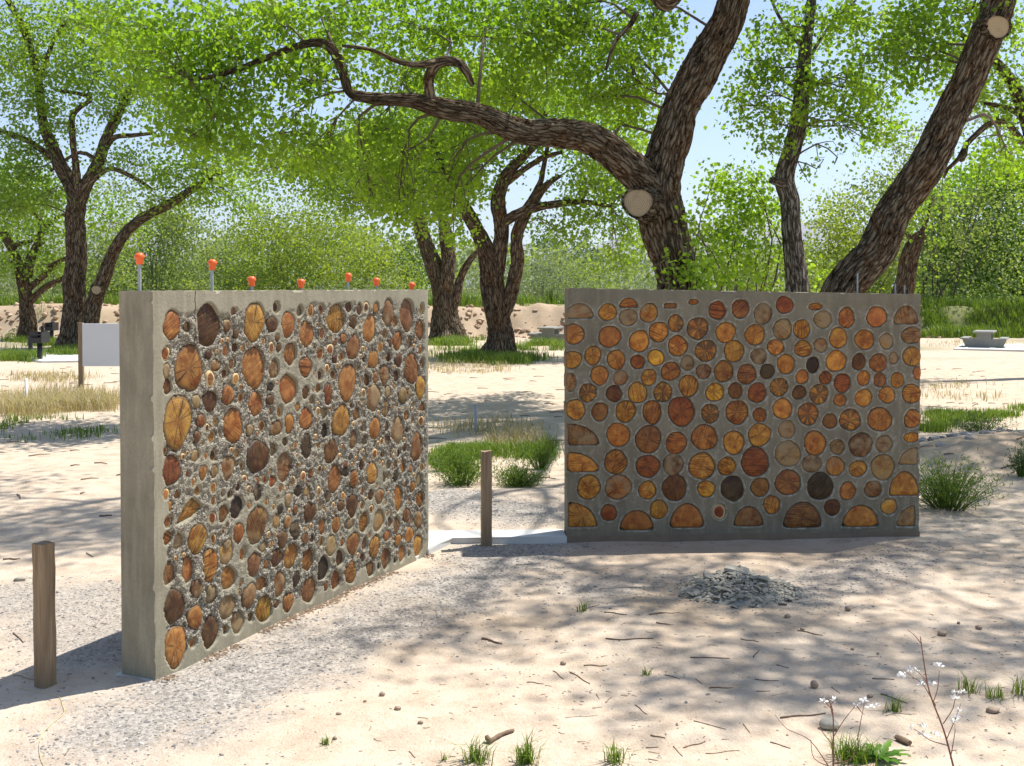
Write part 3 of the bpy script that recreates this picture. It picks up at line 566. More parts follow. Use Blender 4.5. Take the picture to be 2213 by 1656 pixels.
def wall_body(w, logs, H0, H1, res, coarse, border, mat, name, parent):
    nu, nv = int(w.L / res) + 1, int(max(H0, H1) / res) + 1
    U, Vv = np.meshgrid(np.linspace(0, w.L, nu), np.linspace(0, 1, nv)); H = H0 + (H1 - H0) * U / w.L; Vv = Vv * H
    smin = np.full(U.shape, 9.0); gap = np.full(U.shape, 9.0)
    for g in logs:
        m = 1.6 * g['R'].max() + 0.03
        i0, i1 = np.searchsorted(U[0], [g['u'] - m, g['u'] + m]); j0, j1 = np.searchsorted(Vv[:, min(i0, nu - 1)], [g['v'] - m, g['v'] + m])
        du, dv = U[j0:j1, i0:i1] - g['u'], Vv[j0:j1, i0:i1] - g['v']
        if du.size == 0: continue
        rr = np.hypot(du, dv); a = np.mod(np.arctan2(dv, du), 2 * np.pi); R = np.interp(a, np.append(TH, 2 * np.pi), np.append(g['R'], g['R'][0]))
        d = rr - R
        gap[j0:j1, i0:i1] = np.minimum(gap[j0:j1, i0:i1], d)
    bu0, bu1, bv0, bv1 = border
    jit = (noise(U * 6, Vv * 6, seed=51) - 0.5) * 0.05 + (noise(U * 30, Vv * 30, seed=52) - 0.5) * 0.02
    inner = sstep(bu0 - .015, bu0 + .015, U + jit) * sstep(w.L - bu1 + .015, w.L - bu1 - .015, U + jit) * sstep(bv0 - .015, bv0 + .02, Vv + jit) * sstep(H - bv1 + .015, H - bv1 - .02, Vv + jit)
    if coarse:
        smooth_ring = sstep(0.02, 0.004, gap + (noise(U * 25, Vv * 25, seed=53) - .5) * .02) * (noise(U * 3.1, Vv * 3.1, seed=57) > 0.68)
        mask = inner * (1 - 0.8 * smooth_ring) * (0.35 + 0.65 * sstep(0.26, 0.40, noise(U * 3.4, Vv * 3.4, seed=54) + 0.12))
        rough = (noise(U * 75, Vv * 75, seed=55) - .55) * 0.013 + (noise(U * 22, Vv * 22, seed=56) - .5) * 0.012
        d = mask * rough + (noise(U * 9, Vv * 9, seed=58) - 0.5) * 0.003
        d -= 0.004 * mask
        att = mask
    else:
        d = inner * (noise(U * 16, Vv * 16, seed=61) - .5) * 0.006 + (noise(U * 5, Vv * 5, seed=62) - .5) * 0.006
        att = np.clip(sstep(0.0, 0.003, gap) * sstep(0.015, 0.007, gap) * 1.0 + 0.30 * inner * sstep(0.62, 0.72, noise(U * 40, Vv * 7, seed=63)), 0, 1)
        d += sstep(0.0, 0.005, gap) * sstep(0.022, 0.010, gap) * 0.004
        cap = H - Vv
        d += 0.004 * sstep(0.085, 0.075, cap)
    d = d + np.where(gap < 0.0, -0.045 * sstep(0.003, -0.008, gap), 0)
    d *= sstep(0, 0.02, U) * sstep(0, 0.02, w.L - U) * 0.999 + 0.001
    edge = (noise(U * 22, Vv * 22, seed=64) - .5) * 0.007 - 0.012 * sstep(0.78, 0.9, noise(U * 31, Vv * 31, seed=66))
    # vertices: local x along the wall, y into the wall, z up
    Uj = U + np.where((U < 1e-6) | (U > w.L - 1e-6), edge, 0); Vj = Vv + np.where(Vv > H - 1e-6, (noise(U * 30, U * 0, seed=65) - .5) * 0.008 - .012 * sstep(.75, .9, noise(U * 17, U * 0, seed=67)), 0) - np.where(Vv < 1e-6, .06, 0)
    P = np.stack([Uj, -d, Vj], -1).reshape(-1, 3)
    ii = (np.arange(nv - 1)[:, None] * nu + np.arange(nu - 1)[None, :]).ravel()
    b = MB(); b.add(P, np.stack([ii, ii + 1, ii + nu + 1, ii + nu], -1), mortar=att.ravel())
    # the other five sides, each a grid so that the arrises are not ruler straight
    front = P.reshape(nv, nu, 3)
    nomg = np.stack([U, U * 0, np.where(Vv < 1e-6, -.06, Vv)], -1)
    def skirt(line, k=12, flip=False, nom=None):
        n = len(line); R_ = []; nom = line if nom is None else nom
        for t in np.linspace(0, 1, k):
            q = line.copy(); q[:, 1] = line[:, 1] * (1 - t) + w.th * t; f_ = max(0, 1 - t / .12); q[:, 0] = nom[:, 0] + (line[:, 0] - nom[:, 0]) * f_; q[:, 2] = nom[:, 2] + (line[:, 2] - nom[:, 2]) * f_
            R_.append(q)
        q = np.concatenate(R_); jj = (np.arange(k - 1)[:, None] * n + np.arange(n - 1)[None, :]).ravel()
        Q = np.stack([jj, jj + n, jj + n + 1, jj + 1], -1)
        if flip: Q = Q[:, ::-1]
        b.add(q, Q, mortar=np.zeros(len(q)))
    skirt(front[-1], 18, True, nomg[-1]); skirt(front[0], 4); skirt(front[:, 0].copy(), 18, True, nomg[:, 0]); skirt(front[:, -1].copy(), 18, False, nomg[:, -1])
    bk = np.array([[0, w.th, 0], [w.L, w.th, 0], [w.L, w.th, H1], [0, w.th, H0]]); b.add(bk, [[3, 2, 1, 0]], mortar=np.zeros(4))
    me = b.mesh(name, True); return obj(name, me, mat, parent)

def log_mesh(g, deep, nseg):
    R = np.interp(np.linspace(0, 2 * np.pi, nseg, endpoint=False), np.append(TH, 2 * np.pi), np.append(g['R'], g['R'][0]))
    a = np.linspace(0, 2 * np.pi, nseg, endpoint=False); c, s = np.cos(a), np.sin(a)
    rings = [(0.5, -0.0005), (0.95, 0.0), (1.02, 0.005), (1.02, deep)]
    V = [[0, -0.001, 0]]; rad = [0]
    for f, y in rings:
        for i in range(nseg): V.append([R[i] * f * c[i], y, R[i] * f * s[i]]); rad.append(min(f, 1))
    T = [[0, 1 + (i + 1) % nseg, 1 + i] for i in range(nseg)]; T = [[t[0], t[2], t[1]] for t in T]
    Q = []
    for k in range(3):
        for i in range(nseg):
            j = (i + 1) % nseg; Q.append([1 + k * nseg + i, 1 + (k + 1) * nseg + i, 1 + (k + 1) * nseg + j, 1 + k * nseg + j])
    me = np_mesh('log_end', V, Q, T, True); fattr(me, 'rad', rad); me.materials.append(M['log']); return me

def add_logs(w, logs, parent, dlo, dhi, limit=300):
    r = np.random.default_rng(3)
    for g in logs:
        deep = 0.06 if g['shape'] not in 'CE' else w.th - 0.02
        me = log_mesh(g, deep, 20 if g['size'] > 0.03 else 12)
        y = r.uniform(dlo, dhi) if g['shape'] not in 'CE' else -0.002
        o = obj('log_end', me, None, parent, (g['u'], y, g['v'])); o.color = tuple(c * f for c, f in zip(g['col'], r.uniform(0.85, 1.15) * np.array([1, r.uniform(.9, 1.08), r.uniform(.85, 1.1)]))) + (g['smear'],)
        o.pass_index = g['idx']; tx = r.uniform(-.03, .03); o.rotation_euler = (tx, 0, r.uniform(-.03, .03)) if g['shape'] in 'N' else (0, 0, 0)

def wall_root(w, name, label, z):
    rot = math.atan2(w.u[1], w.u[0])
    return thing(name, label, 'wall', (w.A[0], w.A[1], z), rot)
lroot = wall_root(LW, 'cordwood_wall', 'concrete framed wall of mixed log and branch ends, orange caps along its top', 0.0)
wall_body(LW, llogs + fill, LH, LH, 0.0062, True, (LB['u0'], 0.035, 0.07, 0.085), M['conc_left'], 'wall_body', lroot)
add_logs(LW, llogs[:300], lroot, 0.001, 0.016)
b = MB(); cols = []
for g in fill + llogs[300:]:
    me = log_mesh(g, 0.05, 10); n = len(me.vertices); v = np.zeros(n * 3); me.vertices.foreach_get('co', v); v = v.reshape(-1, 3) + [g['u'], 0.004, g['v']]
    q = [list(p.vertices) for p in me.polygons]
    b.add(v, [x for x in q if len(x) == 4], [x for x in q if len(x) == 3], rad=np.array([a.value for a in me.attributes['rad'].data])); bpy.data.meshes.remove(me)
o = obj('branch_end', b.mesh('branch_end', True), M['log'], lroot); o['kind'] = 'stuff'; o.color = (0.26, 0.12, 0.045, 0.15); o.pass_index = 1
rroot = wall_root(RW, 'cordwood_wall', 'dark grey mortar wall of evenly spaced round orange log ends, no caps', 0.035)
wall_body(RW, rlogs, RHL - 0.035, RHR - 0.035, 0.0075, False, (0.03, 0.03, 0.05, 0.09), M['conc_right'], 'wall_body', rroot) if False else wall_body(RW, rlogs, RHL, RHR, 0.0075, False, (0.03, 0.03, 0.05, 0.09), M['conc_right'], 'wall_body', rroot)
add_logs(RW, rlogs, rroot, 0.000, 0.006)

# rebar in the wall tops, orange safety caps on the left wall's
def local_u(w, px, off):                                   # distance along the wall's middle line under a pixel column
    d = raydir(px, 627); A = w.A - w.n * off
    return (d[1] * A[0] - d[0] * A[1]) / (d[0] * w.u[1] - d[1] * w.u[0])
caps = [(302, 560, 'tallest rebar by the wall end'), (459, 573, 'tall rebar above the dark log'), (544, 609, None), (651, 614, None), (752, 600, 'rebar above the golden cracked log'), (814, 610, None), (890, 619, None)]
CAPL = ['orange mushroom shaped rebar cap on the tallest bare rod at the wall end', 'orange mushroom shaped rebar cap on the second tall rod of the wall',
        'orange rebar cap next after the two tall rods along the wall', 'orange rebar cap set low, fourth from the tallest rod',
        'orange rebar cap standing above its two low neighbours midway along the wall', 'orange rebar cap second from the far end of the wall', 'small orange rebar cap last at the far end of the wall']
for (px, py, _l), lab in zip(caps, CAPL):
    offm = LW.th * (0.55 if px < 700 else 0.75)
    u = local_u(LW, px, offm); P = LW.A + LW.u * u - LW.n * offm
    ztip = at(px, py, P[1])[2]
    rb = MB(); lean = (rng.random(2) - .5) * 0.02
    zz = np.linspace(1.45, ztip + 0.0, 26); rb.tube([[u + lean[0] * (z - 1.45), offm + lean[1] * (z - 1.45), z] for z in zz], [0.0066 + 0.0012 * (i % 2) for i in range(26)], 8)
    obj('rebar', rb.mesh('rebar', True), M['steel'], lroot)
    prof = [(0.0, -0.006), (0.0135, -0.006), (0.0150, 0.006), (0.0158, 0.018), (0.0205, 0.021), (0.0212, 0.026), (0.0185, 0.034), (0.0125, 0.0395), (0.005, 0.0415), (0.0, 0.042)]
    th = np.linspace(0, 2 * np.pi, 20, endpoint=False); V = [[r_ * math.cos(t), r_ * math.sin(t), z] for r_, z in prof for t in th]
    Q = [[k * 20 + i, k * 20 + (i + 1) % 20, (k + 1) * 20 + (i + 1) % 20, (k + 1) * 20 + i] for k in range(len(prof) - 1) for i in range(20)]
    o = tag(obj('rebar_cap', np_mesh('rebar_cap', V, Q, None, True), M['orange'], None, (P[0] + lean[0] * .1, P[1] + lean[1] * .1, ztip - 0.016)), lab, 'safety cap', 'orange caps on the wall top')
    o.rotation_euler = ((rng.random() - .5) * .12, (rng.random() - .5) * .12, 0)
for px, py in ((1853, 592), (1935, 614), (1955, 617)):
    u = local_u(RW, px, RW.th * .5); P = RW.A + RW.u * u - RW.n * RW.th * .5; ztip = at(px, py, P[1])[2] - 0.035
    rb = MB(); zz = np.linspace(1.4, ztip, 20); rb.tube([[u + (0.02 if px == 1935 else 0) * (1.55 - z), RW.th * .5, z] for z in zz], [0.0050 + 0.001 * (i % 2) for i in range(20)], 8)
    obj('rebar', rb.mesh('rebar', True), M['steel'], rroot)

# L shaped footing slab joining the walls
def p2(P): return np.array([P[0], P[1]])
uL, nL, uR, nR = LW.u[:2], LW.n[:2], RW.u[:2], RW.n[:2]
def inter(p, d, q, e):
    t = ((q[0] - p[0]) * e[1] - (q[1] - p[1]) * e[0]) / (d[0] * e[1] - d[1] * e[0]); return p + d * t
lf, lb_ = LW.A[:2] + nL * .012, LW.A[:2] - nL * (LW.th + .05); rf_, rb_ = RW.A[:2] + nR * .014, RW.A[:2] - nR * (RW.th + .02)
s0 = LW.L - 0.02
poly = [lf + uL * s0, inter(lf, uL, rf_, uR), rf_ - uR * .004, rb_ - uR * .004, inter(lb_, uL, rb_, uR), lb_ + uL * s0]
V = [[p[0], p[1], -0.12] for p in poly] + [[p[0], p[1], 0.035] for p in poly]; n = 6
import bmesh
bm = bmesh.new(); bv = [bm.verts.new(v) for v in V]
bm.faces.new(bv[6:]); bm.faces.new(bv[:6][::-1])
for i in range(n): bm.faces.new([bv[i], bv[(i + 1) % n], bv[n + (i + 1) % n], bv[n + i]])
bmesh.ops.bevel(bm, geom=[e for e in bm.edges if all(v.co.z > 0 for v in e.verts)], offset=0.006, segments=2, affect='EDGES')
me = bpy.data.meshes.new('footing_slab'); bm.to_mesh(me); bm.free()
tag(obj('footing_slab', me, M['slab']), 'pale L shaped concrete footing strip joining the two log walls', 'footing')
# ledge under the left wall
b = MB(); b.box(-0.018, LW.L - .03, 0.006, LW.th + 0.03, -0.12, 0.012, bev=0.004)
o = obj('footing_ledge', b.mesh('footing_ledge'), M['slab'], lroot)
b = MB(); b.box(0.0, RW.L + .004, -0.004, RW.th + .01, -0.16, -0.002)
obj('footing_ledge', b.mesh('footing_ledge'), simple('dark brown footing', (0.20, 0.15, 0.105), .95, .3, 9), rroot)  # footing under the right wall, darker and browner than the slab

# ------------------------------------------------------------------ trees
def limb_geo(ctrl, sides, step, amp, seed, flare=0.0):
    C = catmull(np.array(ctrl, float), step)               # x y z radius
    P, R = C[:, :3], np.maximum(C[:, 3], 0.004)
    P = P + (np.stack([noise(np.arange(len(P)) * step / 0.6, np.full(len(P), k * 9.1), seed=seed) for k in range(3)], -1) - .5) * R[:, None] * 0.45 * np.minimum(1, np.arange(len(P)) / 6)[:, None]
    V, Q, T, (th, L) = tube_geo(P, R, sides, True)
    n = len(P); c, s = np.cos(th), np.sin(th)
    RR = np.repeat(R, sides); ct, st, ll = np.tile(c, n), np.tile(s, n), np.repeat(L, sides)
    rad0 = R.max(); wx, wy = ct * rad0, st * rad0
    tw = (noise(wx * 3, wy * 3, ll * 1.2, seed + 5) - .5) * 0.10
    a = noise((wx + tw) * 15, (wy + tw) * 15, ll * 4.5, seed + 1); ridge = 1 - np.abs(2 * a - 1)
    a2 = noise((wx + tw) * 34, (wy - tw) * 34, ll * 7, seed + 2); ridge = np.clip(ridge * 0.8 + 0.4 * (1 - np.abs(2 * a2 - 1)) - .12, 0, 1)
    lump = (noise(wx * 2.2, wy * 2.2, ll * 1.6, seed + 3) - .5)
    dR = RR * (lump * 0.22 - 0.06) + 1.5 * amp * np.minimum(RR / 0.25, 1) * (ridge - .95)
    if flare:
        f = np.exp(-ll / 0.45) * flare; dR = dR + RR * f * (0.55 + 0.6 * np.cos(5 * np.arctan2(st, ct) + seed) + .4 * lump)
    cen = np.repeat(P, sides, 0); d = V[:n * sides] - cen; d /= np.linalg.norm(d, axis=1)[:, None] + 1e-9
    V[:n * sides] += d * dR[:, None]
    al = np.stack([wx, wy, ll], -1) + seed * 1.7
    return V, Q, T, np.vstack([al, al[:1], al[-1:]]), np.concatenate([ridge, [0.3, 0.3]]), C

def leaf_mesh(name, C, size, seed, droop=0.35, narrow=0.95, up=0.5):
    r = np.random.default_rng(seed); n = len(C)
    nr = r.normal(size=(n, 3)); nr[:, 2] += up * r.choice([1, 1, -0.3], n); nr /= np.linalg.norm(nr, axis=1)[:, None]
    t = r.normal(size=(n, 3)); t[:, 2] -= droop * 2; t -= nr * (t * nr).sum(1)[:, None]; t /= np.linalg.norm(t, axis=1)[:, None] + 1e-9
    b = np.cross(nr, t); s = (size * r.uniform(0.7, 1.25, n))[:, None]
    w = s * narrow * 0.5
    lift = nr * s * r.uniform(-.18, .18, n)[:, None]
    V = np.stack([C, C + t * s * 0.38 + b * w + lift, C + t * s, C + t * s * 0.38 - b * w + lift], 1).reshape(-1, 3)
    i = np.arange(n) * 4
    me = np_mesh(name, V, np.stack([i, i + 1, i + 2, i + 3], -1)); return me, r

def clump_points(cl, Y, dens, r, sub=0.22, leaf=0.07):
    """cl: (px, py, rx_px, ry_px[, Y]) ellipses of foliage at depth Y -> leaf positions, spray centres"""
    pts = []; cen = []
    for c in cl:
        y = c[4] if len(c) > 4 else Y; k = y / F_PX; o = at(c[0], c[1], y); rx, rz = c[2] * k, c[3] * k; ry = min(max(1.1 * (rx + rz), 0.8), 4.5)
        area = math.pi * rx * rz; n = int(dens * area / (leaf * leaf * 0.28)); ns = max(3, int(n / 30))
        d = r.normal(size=(ns, 3)); d /= np.linalg.norm(d, axis=1)[:, None]; rad = r.uniform(0, 1, ns) ** (1 / 2.4)
        S = o + d * rad[:, None] * [rx, ry, rz]; w = r.uniform(0.4, 1.6, ns); w /= w.sum()
        idx = r.choice(ns, n, p=w); g = r.normal(size=(n, 3)) * (sub * r.uniform(0.5, 1.3, ns))[idx][:, None] * [1, 1, 0.75]
        pts.append(S[idx] + g); cen.append((o, S))
    return np.concatenate(pts), cen

def build_tree(name, label, limbs, Y, clumps, leafmat='leaf', bark='bark', leaf=0.075, dens=2.2, base_px=None, sides=40, step=0.06, amp=0.03, seed=1, flare=0.5, cuts=(), extra=None, group=None, sub=0.22, twigs=True, narrow=0.95, wiggle=1.0):
    r = np.random.default_rng(seed); mb = MB(); skel = []
    for li, L in enumerate(limbs):
        ctrl = []
        for c in L:
            y = c[3] if len(c) > 3 else Y; p = at(c[0], c[1], y); ctrl.append([*p, c[2] * y / F_PX / 2])
        if li == 0:                                        # trunk starts a little under the ground
            p0 = ctrl[0]; p0[2] = gz(p0[0], p0[1]) - 0.12
        mr = max(c[3] for c in ctrl); sd = int(np.clip(sides * mr / 0.3, 10, sides * 1.3))
        V, Q, T, al, rd, C = limb_geo(ctrl, sd, step if mr > .08 else step * 2, amp, seed * 13 + li, flare if li == 0 else 0)
        mb.add(V, Q, T, along=al, ridge=rd); skel.append(C)
    base = skel[0][0]
    root = thing(name, label, 'tree', (base[0], base[1], base[2] + .12), 0, group)
    off = np.array([base[0], base[1], base[2] + .12])
    mb.V = [v - off for v in mb.V]
    obj('trunk', mb.mesh('trunk', True), M[bark], root)
    S = np.concatenate(skel)
    if clumps:
        pts, cen = clump_points(clumps, Y, dens, r, sub, leaf)
        if extra is not None: pts = np.concatenate([pts, extra[0]]); cen = cen + extra[1]
        me, rr = leaf_mesh('crown', pts - off, leaf, seed + 100, narrow=narrow)
        zz = noise(pts[:, 0] * 1.1, pts[:, 1] * 1.1, pts[:, 2] * 1.1, seed)
        fattr(me, 'tint', np.clip(0.35 * rr.random(len(pts)) + 0.75 * zz - 0.02, 0, 1), 'FACE')
        obj('crown', me, M[leafmat], root)
        if twigs:
            tb = MB(); dS = S[::3]
            for o, Ss in cen:
                j = np.argmin(np.linalg.norm(dS[:, :3] - o, axis=1) + 0.6 * np.maximum(0, dS[:, 2] - o[2])); a = dS[j, :3]; m = (a + o) / 2 + r.normal(size=3) * 0.12 * np.linalg.norm(o - a); m[2] += 0.12 * np.linalg.norm(o - a)
                c = catmull(np.array([a, m, o]), 0.3); rr0 = min(0.03, 0.010 + 0.008 * np.linalg.norm(o - a)); rr0 = min(rr0, dS[j, 3] * .6)
                tb.tube(c - off, np.linspace(rr0, 0.008, len(c)), 5)
                for q in Ss[r.permutation(len(Ss))[:min(len(Ss), 14)]]:
                    jj = r.integers(len(c) // 2, len(c)); a2 = c[jj]; m2 = (a2 + q) / 2 + r.normal(size=3) * 0.10
                    c2 = catmull(np.array([a2, m2, q]), 0.35); tb.tube(c2 - off, np.linspace(0.008, 0.0025, len(c2)), 4, False)
            obj('twigs', tb.mesh('twigs', True), M['twig'], root)['kind'] = 'stuff'
    for (px, py, rx, ry, y, nrm) in cuts:                  # sawn limb stubs: collar ring and pale end face
        o = at(px, py, y) - off; k = y / F_PX; n = np.array(nrm, float); n /= np.linalg.norm(n)
        rad = max(rx, ry) * k; e1 = np.cross(n, [0, 0, 1.0]); e1 /= np.linalg.norm(e1); e2 = np.cross(e1, n)
        a = np.linspace(0, 2 * np.pi, 32, endpoint=False); irr = 1 + 0.05 * np.sin(2 * a + 1) + 0.04 * np.sin(3 * a)
        ring = lambda f, h: o + (e1 * np.cos(a)[:, None] + e2 * np.sin(a)[:, None]) * (rad * f * irr)[:, None] + n * h
        st = MB(); Rn = [ring(1.25, -(0.5 if rad > .18 else .16)), ring(1.20, -(0.2 if rad > .18 else .1)), ring(1.16, -0.05), ring(1.13, 0.012), ring(1.0, 0.012), ring(0.98, -0.004)]
        Vv = np.concatenate(Rn); Q = [[q * 32 + i, q * 32 + (i + 1) % 32, q * 32 + 32 + (i + 1) % 32, q * 32 + 32 + i] for q in range(5) for i in range(32)]
        jitr = np.random.default_rng(int(px)).normal(size=Vv.shape) * 0.006; jitr[-32:] = 0
        al = np.stack([np.tile(np.cos(a) * rad, 6), np.tile(np.sin(a) * rad, 6), np.repeat([0, .3, .45, .5, .55, .6], 32)], -1)
        st.add(Vv + jitr, Q, along=al, ridge=np.tile(noise(np.cos(a) * 9, np.sin(a) * 9, seed=3), 6)); sm = obj('sawn_stub', st.mesh('sawn_stub', True), M[bark], root)
        fv = np.concatenate([[o], ring(0.5, 0.0), ring(1.0, 0.0)]); T = [[0, 1 + i, 1 + (i + 1) % 32] for i in range(32)]; Q = [[1 + i, 33 + i, 33 + (i + 1) % 32, 1 + (i + 1) % 32] for i in range(32)]
        fm = np_mesh('sawn_face', fv, Q, T); fattr(fm, 'rad', [0] + [.5] * 32 + [1] * 32); obj('sawn_face', fm, M['cut'], sm)
    return root, skel

def over(cl, r, leaf, dens, sub=0.3):                      # unseen crown clumps placed for their shade, metres: x, y, z, radius xy, radius z
    pts = []; cen = []
    for x, y, z, rxy, rz in cl:
        n = int(dens * math.pi * rxy * rxy / (leaf * leaf * .28)); ns = max(4, n // 30); d = r.normal(size=(ns, 3)); d /= np.linalg.norm(d, axis=1)[:, None]
        S = np.array([x, y, z]) + d * (r.uniform(0, 1, ns) ** .4)[:, None] * [rxy, rxy, rz]; idx = r.integers(0, ns, n)
        pts.append(S[idx] + r.normal(size=(n, 3)) * sub * [1, 1, .7]); cen.append((np.array([x, y, z]), S))
    return np.concatenate(pts), cen

ro = np.random.default_rng(77)
# --- the big tree behind the right wall, with the long limb
D = [[(1478, 880, 125, 15), (1468, 700, 104, 15), (1458, 620, 94, 15), (1445, 560, 96, 15), (1425, 480, 104, 15), (1415, 410, 108, 15), (1428, 350, 96, 15), (1450, 290, 88, 15), (1478, 225, 84, 15), (1512, 165, 86, 15), (1545, 100, 80, 15), (1572, 30, 76, 15), (1592, -60, 70, 15), (1600, -250, 60, 14.6), (1580, -480, 48, 14.2), (1520, -800, 34, 13.5), (1480, -1150, 18, 13)],
     [(1430, 450, 90, 15), (1400, 392, 86, 14.9), (1345, 345, 78, 14.7), (1275, 303, 74, 14.5), (1205, 290, 70, 14.3), (1140, 287, 62, 14.1), (1085, 268, 58, 14), (1030, 245, 50, 13.9), (960, 236, 52, 13.8), (900, 222, 36, 13.7), (840, 216, 30, 13.6), (785, 208, 27, 13.5), (755, 195, 22, 13.5), (742, 148, 24, 13.4), (722, 108, 24, 13.3), (690, 92, 20, 13.2), (635, 104, 16, 13), (560, 132, 14, 12.9), (470, 162, 11, 12.8), (400, 175, 7, 12.7)],
     [(936, 232, 30, 13.75), (928, 200, 27, 13.7), (926, 165, 27, 13.6), (945, 134, 26, 13.5), (985, 132, 23, 13.5), (1008, 155, 19, 13.4), (1022, 185, 13, 13.4)],
     [(940, 136, 20, 13.5), (890, 140, 15, 13.4), (845, 128, 13, 13.3), (800, 108, 11, 13.2), (740, 100, 8, 13)],
     [(1600, -260, 50, 14.6), (1540, -130, 40, 14.6), (1470, -20, 34, 14.5), (1435, 8, 34, 14.4), (1385, -40, 26, 14.2), (1250, -160, 20, 13.5), (1100, -260, 12, 12.8)],
     [(1375, 30, 13, 14.3), (1362, 55, 12, 14.2), (1330, 90, 9, 14.1), (1310, 150, 7, 14)],
     [(1590, -120, 50, 15), (1680, -330, 40, 14), (1800, -600, 30, 12.5), (1900, -900, 20, 11)],
     [(1580, -300, 44, 14.4), (1450, -500, 32, 12.8), (1250, -800, 24, 11), (1000, -1300, 14, 9.2)]]
Dc = [(1290, 60, 150, 90, 14.5), (1180, 120, 130, 90, 14.2), (1050, 50, 150, 90, 14), (1090, 190, 110, 60, 14.3), (900, 60, 150, 80, 13.6), (870, 170, 100, 50, 13.6), (740, 50, 140, 80, 13.2), (660, 170, 110, 60, 13), (600, 60, 130, 80, 13), (470, 80, 130, 90, 12.8), (500, 200, 110, 70, 12.8),
      (380, 160, 120, 90, 12.6), (300, 60, 120, 80, 12.6), (600, 290, 110, 60, 13), (690, 320, 80, 55, 13.3), (420, 290, 100, 55, 12.9), (820, 270, 80, 45, 13.6), (870, 330, 90, 60, 13.8), (1000, 310, 80, 45, 14), (800, 400, 70, 50, 13.7), (860, 450, 45, 40, 13.8), (960, 420, 60, 55, 13.9), (1180, 30, 80, 60, 14),
      (1350, 150, 90, 70, 14.6), (1400, 60, 70, 60, 14.8), (1280, 210, 90, 60, 15), (1380, 250, 50, 60, 15.5), (1330, 300, 70, 40, 15.5), (1010, 400, 45, 45, 14), (980, 500, 30, 30, 14)]
Dc = [(q[0], q[1], q[2], q[3], q[4] + (1.5 if q[0] > 700 else 0.5)) for q in Dc]
shade_clumps = over([(1.2, 9.6, 8.5, 1.1, .6), (0.2, 9.4, 8.6, 1.0, .5), (-1.6, 10.6, 7.6, 1.0, .5), (3.95, 8.1, 8.5, .9, .4), (4.6, 7.7, 8.5, .6, .3), (3.0, 7.1, 8.3, .4, .25), (5.5, 15, 10, 2.2, 1.2), (4, 16, 11, 2.0, 1.2)], ro, 0.10, 1.6, .22)  # unseen leaf clumps, set where their shadows dapple the sand and trunks
build_tree('cottonwood_tree', 'thick cottonwood with a sawn stub and one long crooked limb', D, 15, Dc, dens=1.8, sides=64, step=0.045, amp=0.045, seed=2, flare=0.4, extra=shade_clumps, leaf=0.068, sub=.17,
           cuts=[(1379, 438, 28, 31, 14.35, (-0.42, -1, 0.03))], group='cottonwood trees')
# --- the leaning tree right of it
E = [[(1690, 900, 108, 14), (1790, 710, 96, 14), (1838, 622, 90, 14), (1882, 545, 86, 14), (1925, 468, 84, 14), (1968, 400, 82, 14), (2008, 335, 80, 14), (2058, 230, 78, 14), (2105, 120, 76, 14), (2150, 20, 74, 14), (2185, -70, 70, 14), (2270, -300, 60, 13.6), (2330, -600, 45, 13), (2340, -1000, 24, 12.2)],
     [(2180, -60, 50, 14), (2100, -260, 38, 13), (1980, -520, 30, 11.8), (1820, -900, 18, 10.2)],
     [(2300, -420, 44, 13.5), (2450, -800, 30, 11.5), (2500, -1500, 16, 9)]]
Ec = [(2090, 30, 70, 60, 14.5), (1960, 60, 80, 60, 14.6), (2000, 150, 60, 50, 15), (2180, 330, 50, 50, 15.5), (1900, 120, 60, 40, 15)]
shade_clumps = over([(5.2, 10.6, 9.5, 1.6, .9), (6.4, 12.5, 9.0, 1.9, 1.0), (4.3, 6.65, 8.5, .6, .4), (5.0, 6.9, 8.6, .8, .4), (6.0, 7.0, 8.5, .6, .3), (5.8, 8.7, 8.5, .9, .4), (7.2, 9.6, 9.6, 1.2, .6), (7.5, 14.5, 10, 2.2, 1.2), (9, 12, 10, 2.2, 1.2)], ro, 0.10, 1.6, .22)  # more out-of-view clumps, positioned to shade the ground and trunks
build_tree('cottonwood_tree', 'thick leaning cottonwood trunk with an oval pruning scar', E, 14, Ec, dens=2.0, sides=64, step=0.045, amp=0.04, seed=3, flare=0.4, extra=shade_clumps, leaf=0.068, sub=.17,
           cuts=[(2157, 58, 17, 25, 13.69, (0.12, -1, -0.05))], group='cottonwood trees')
# --- slim grey tree between them
Fl = [[(1730, 862, 78, 16), (1724, 700, 60, 16), (1722, 620, 54, 16), (1713, 530, 46, 16), (1706, 440, 44, 16), (1694, 388, 44, 16), (1712, 318, 42, 16), (1728, 250, 40, 16), (1735, 170, 35, 16), (1742, 90, 28, 16), (1752, 0, 22, 16), (1765, -160, 16, 16), (1780, -400, 9, 16)],
      [(1735, 150, 10, 16), (1790, 60, 7, 15.8), (1850, 0, 5, 15.6)], [(1738, 110, 9, 16), (1680, 30, 7, 15.8), (1650, -60, 5, 15.6)], [(1702, 400, 30, 16), (1678, 392, 22, 15.85), (1668, 388, 18, 15.8)]]
Fc = [(1720, 60, 110, 60, 16), (1840, 50, 90, 60, 16), (1640, 130, 60, 60, 15.8), (1640, 210, 60, 50, 15.8), (1740, 180, 60, 60, 15.7), (1820, 190, 70, 60, 15.8), (1900, 200, 60, 60, 16), (1680, 270, 60, 35, 15.8), (1770, 260, 60, 35, 15.8), (1850, 270, 50, 35, 15.9), (1660, 320, 30, 25, 15.7), (1765, 365, 12, 30, 15.7), (1810, 340, 10, 25, 15.7), (1905, 290, 40, 40, 17), (1600, 230, 30, 50, 16)]
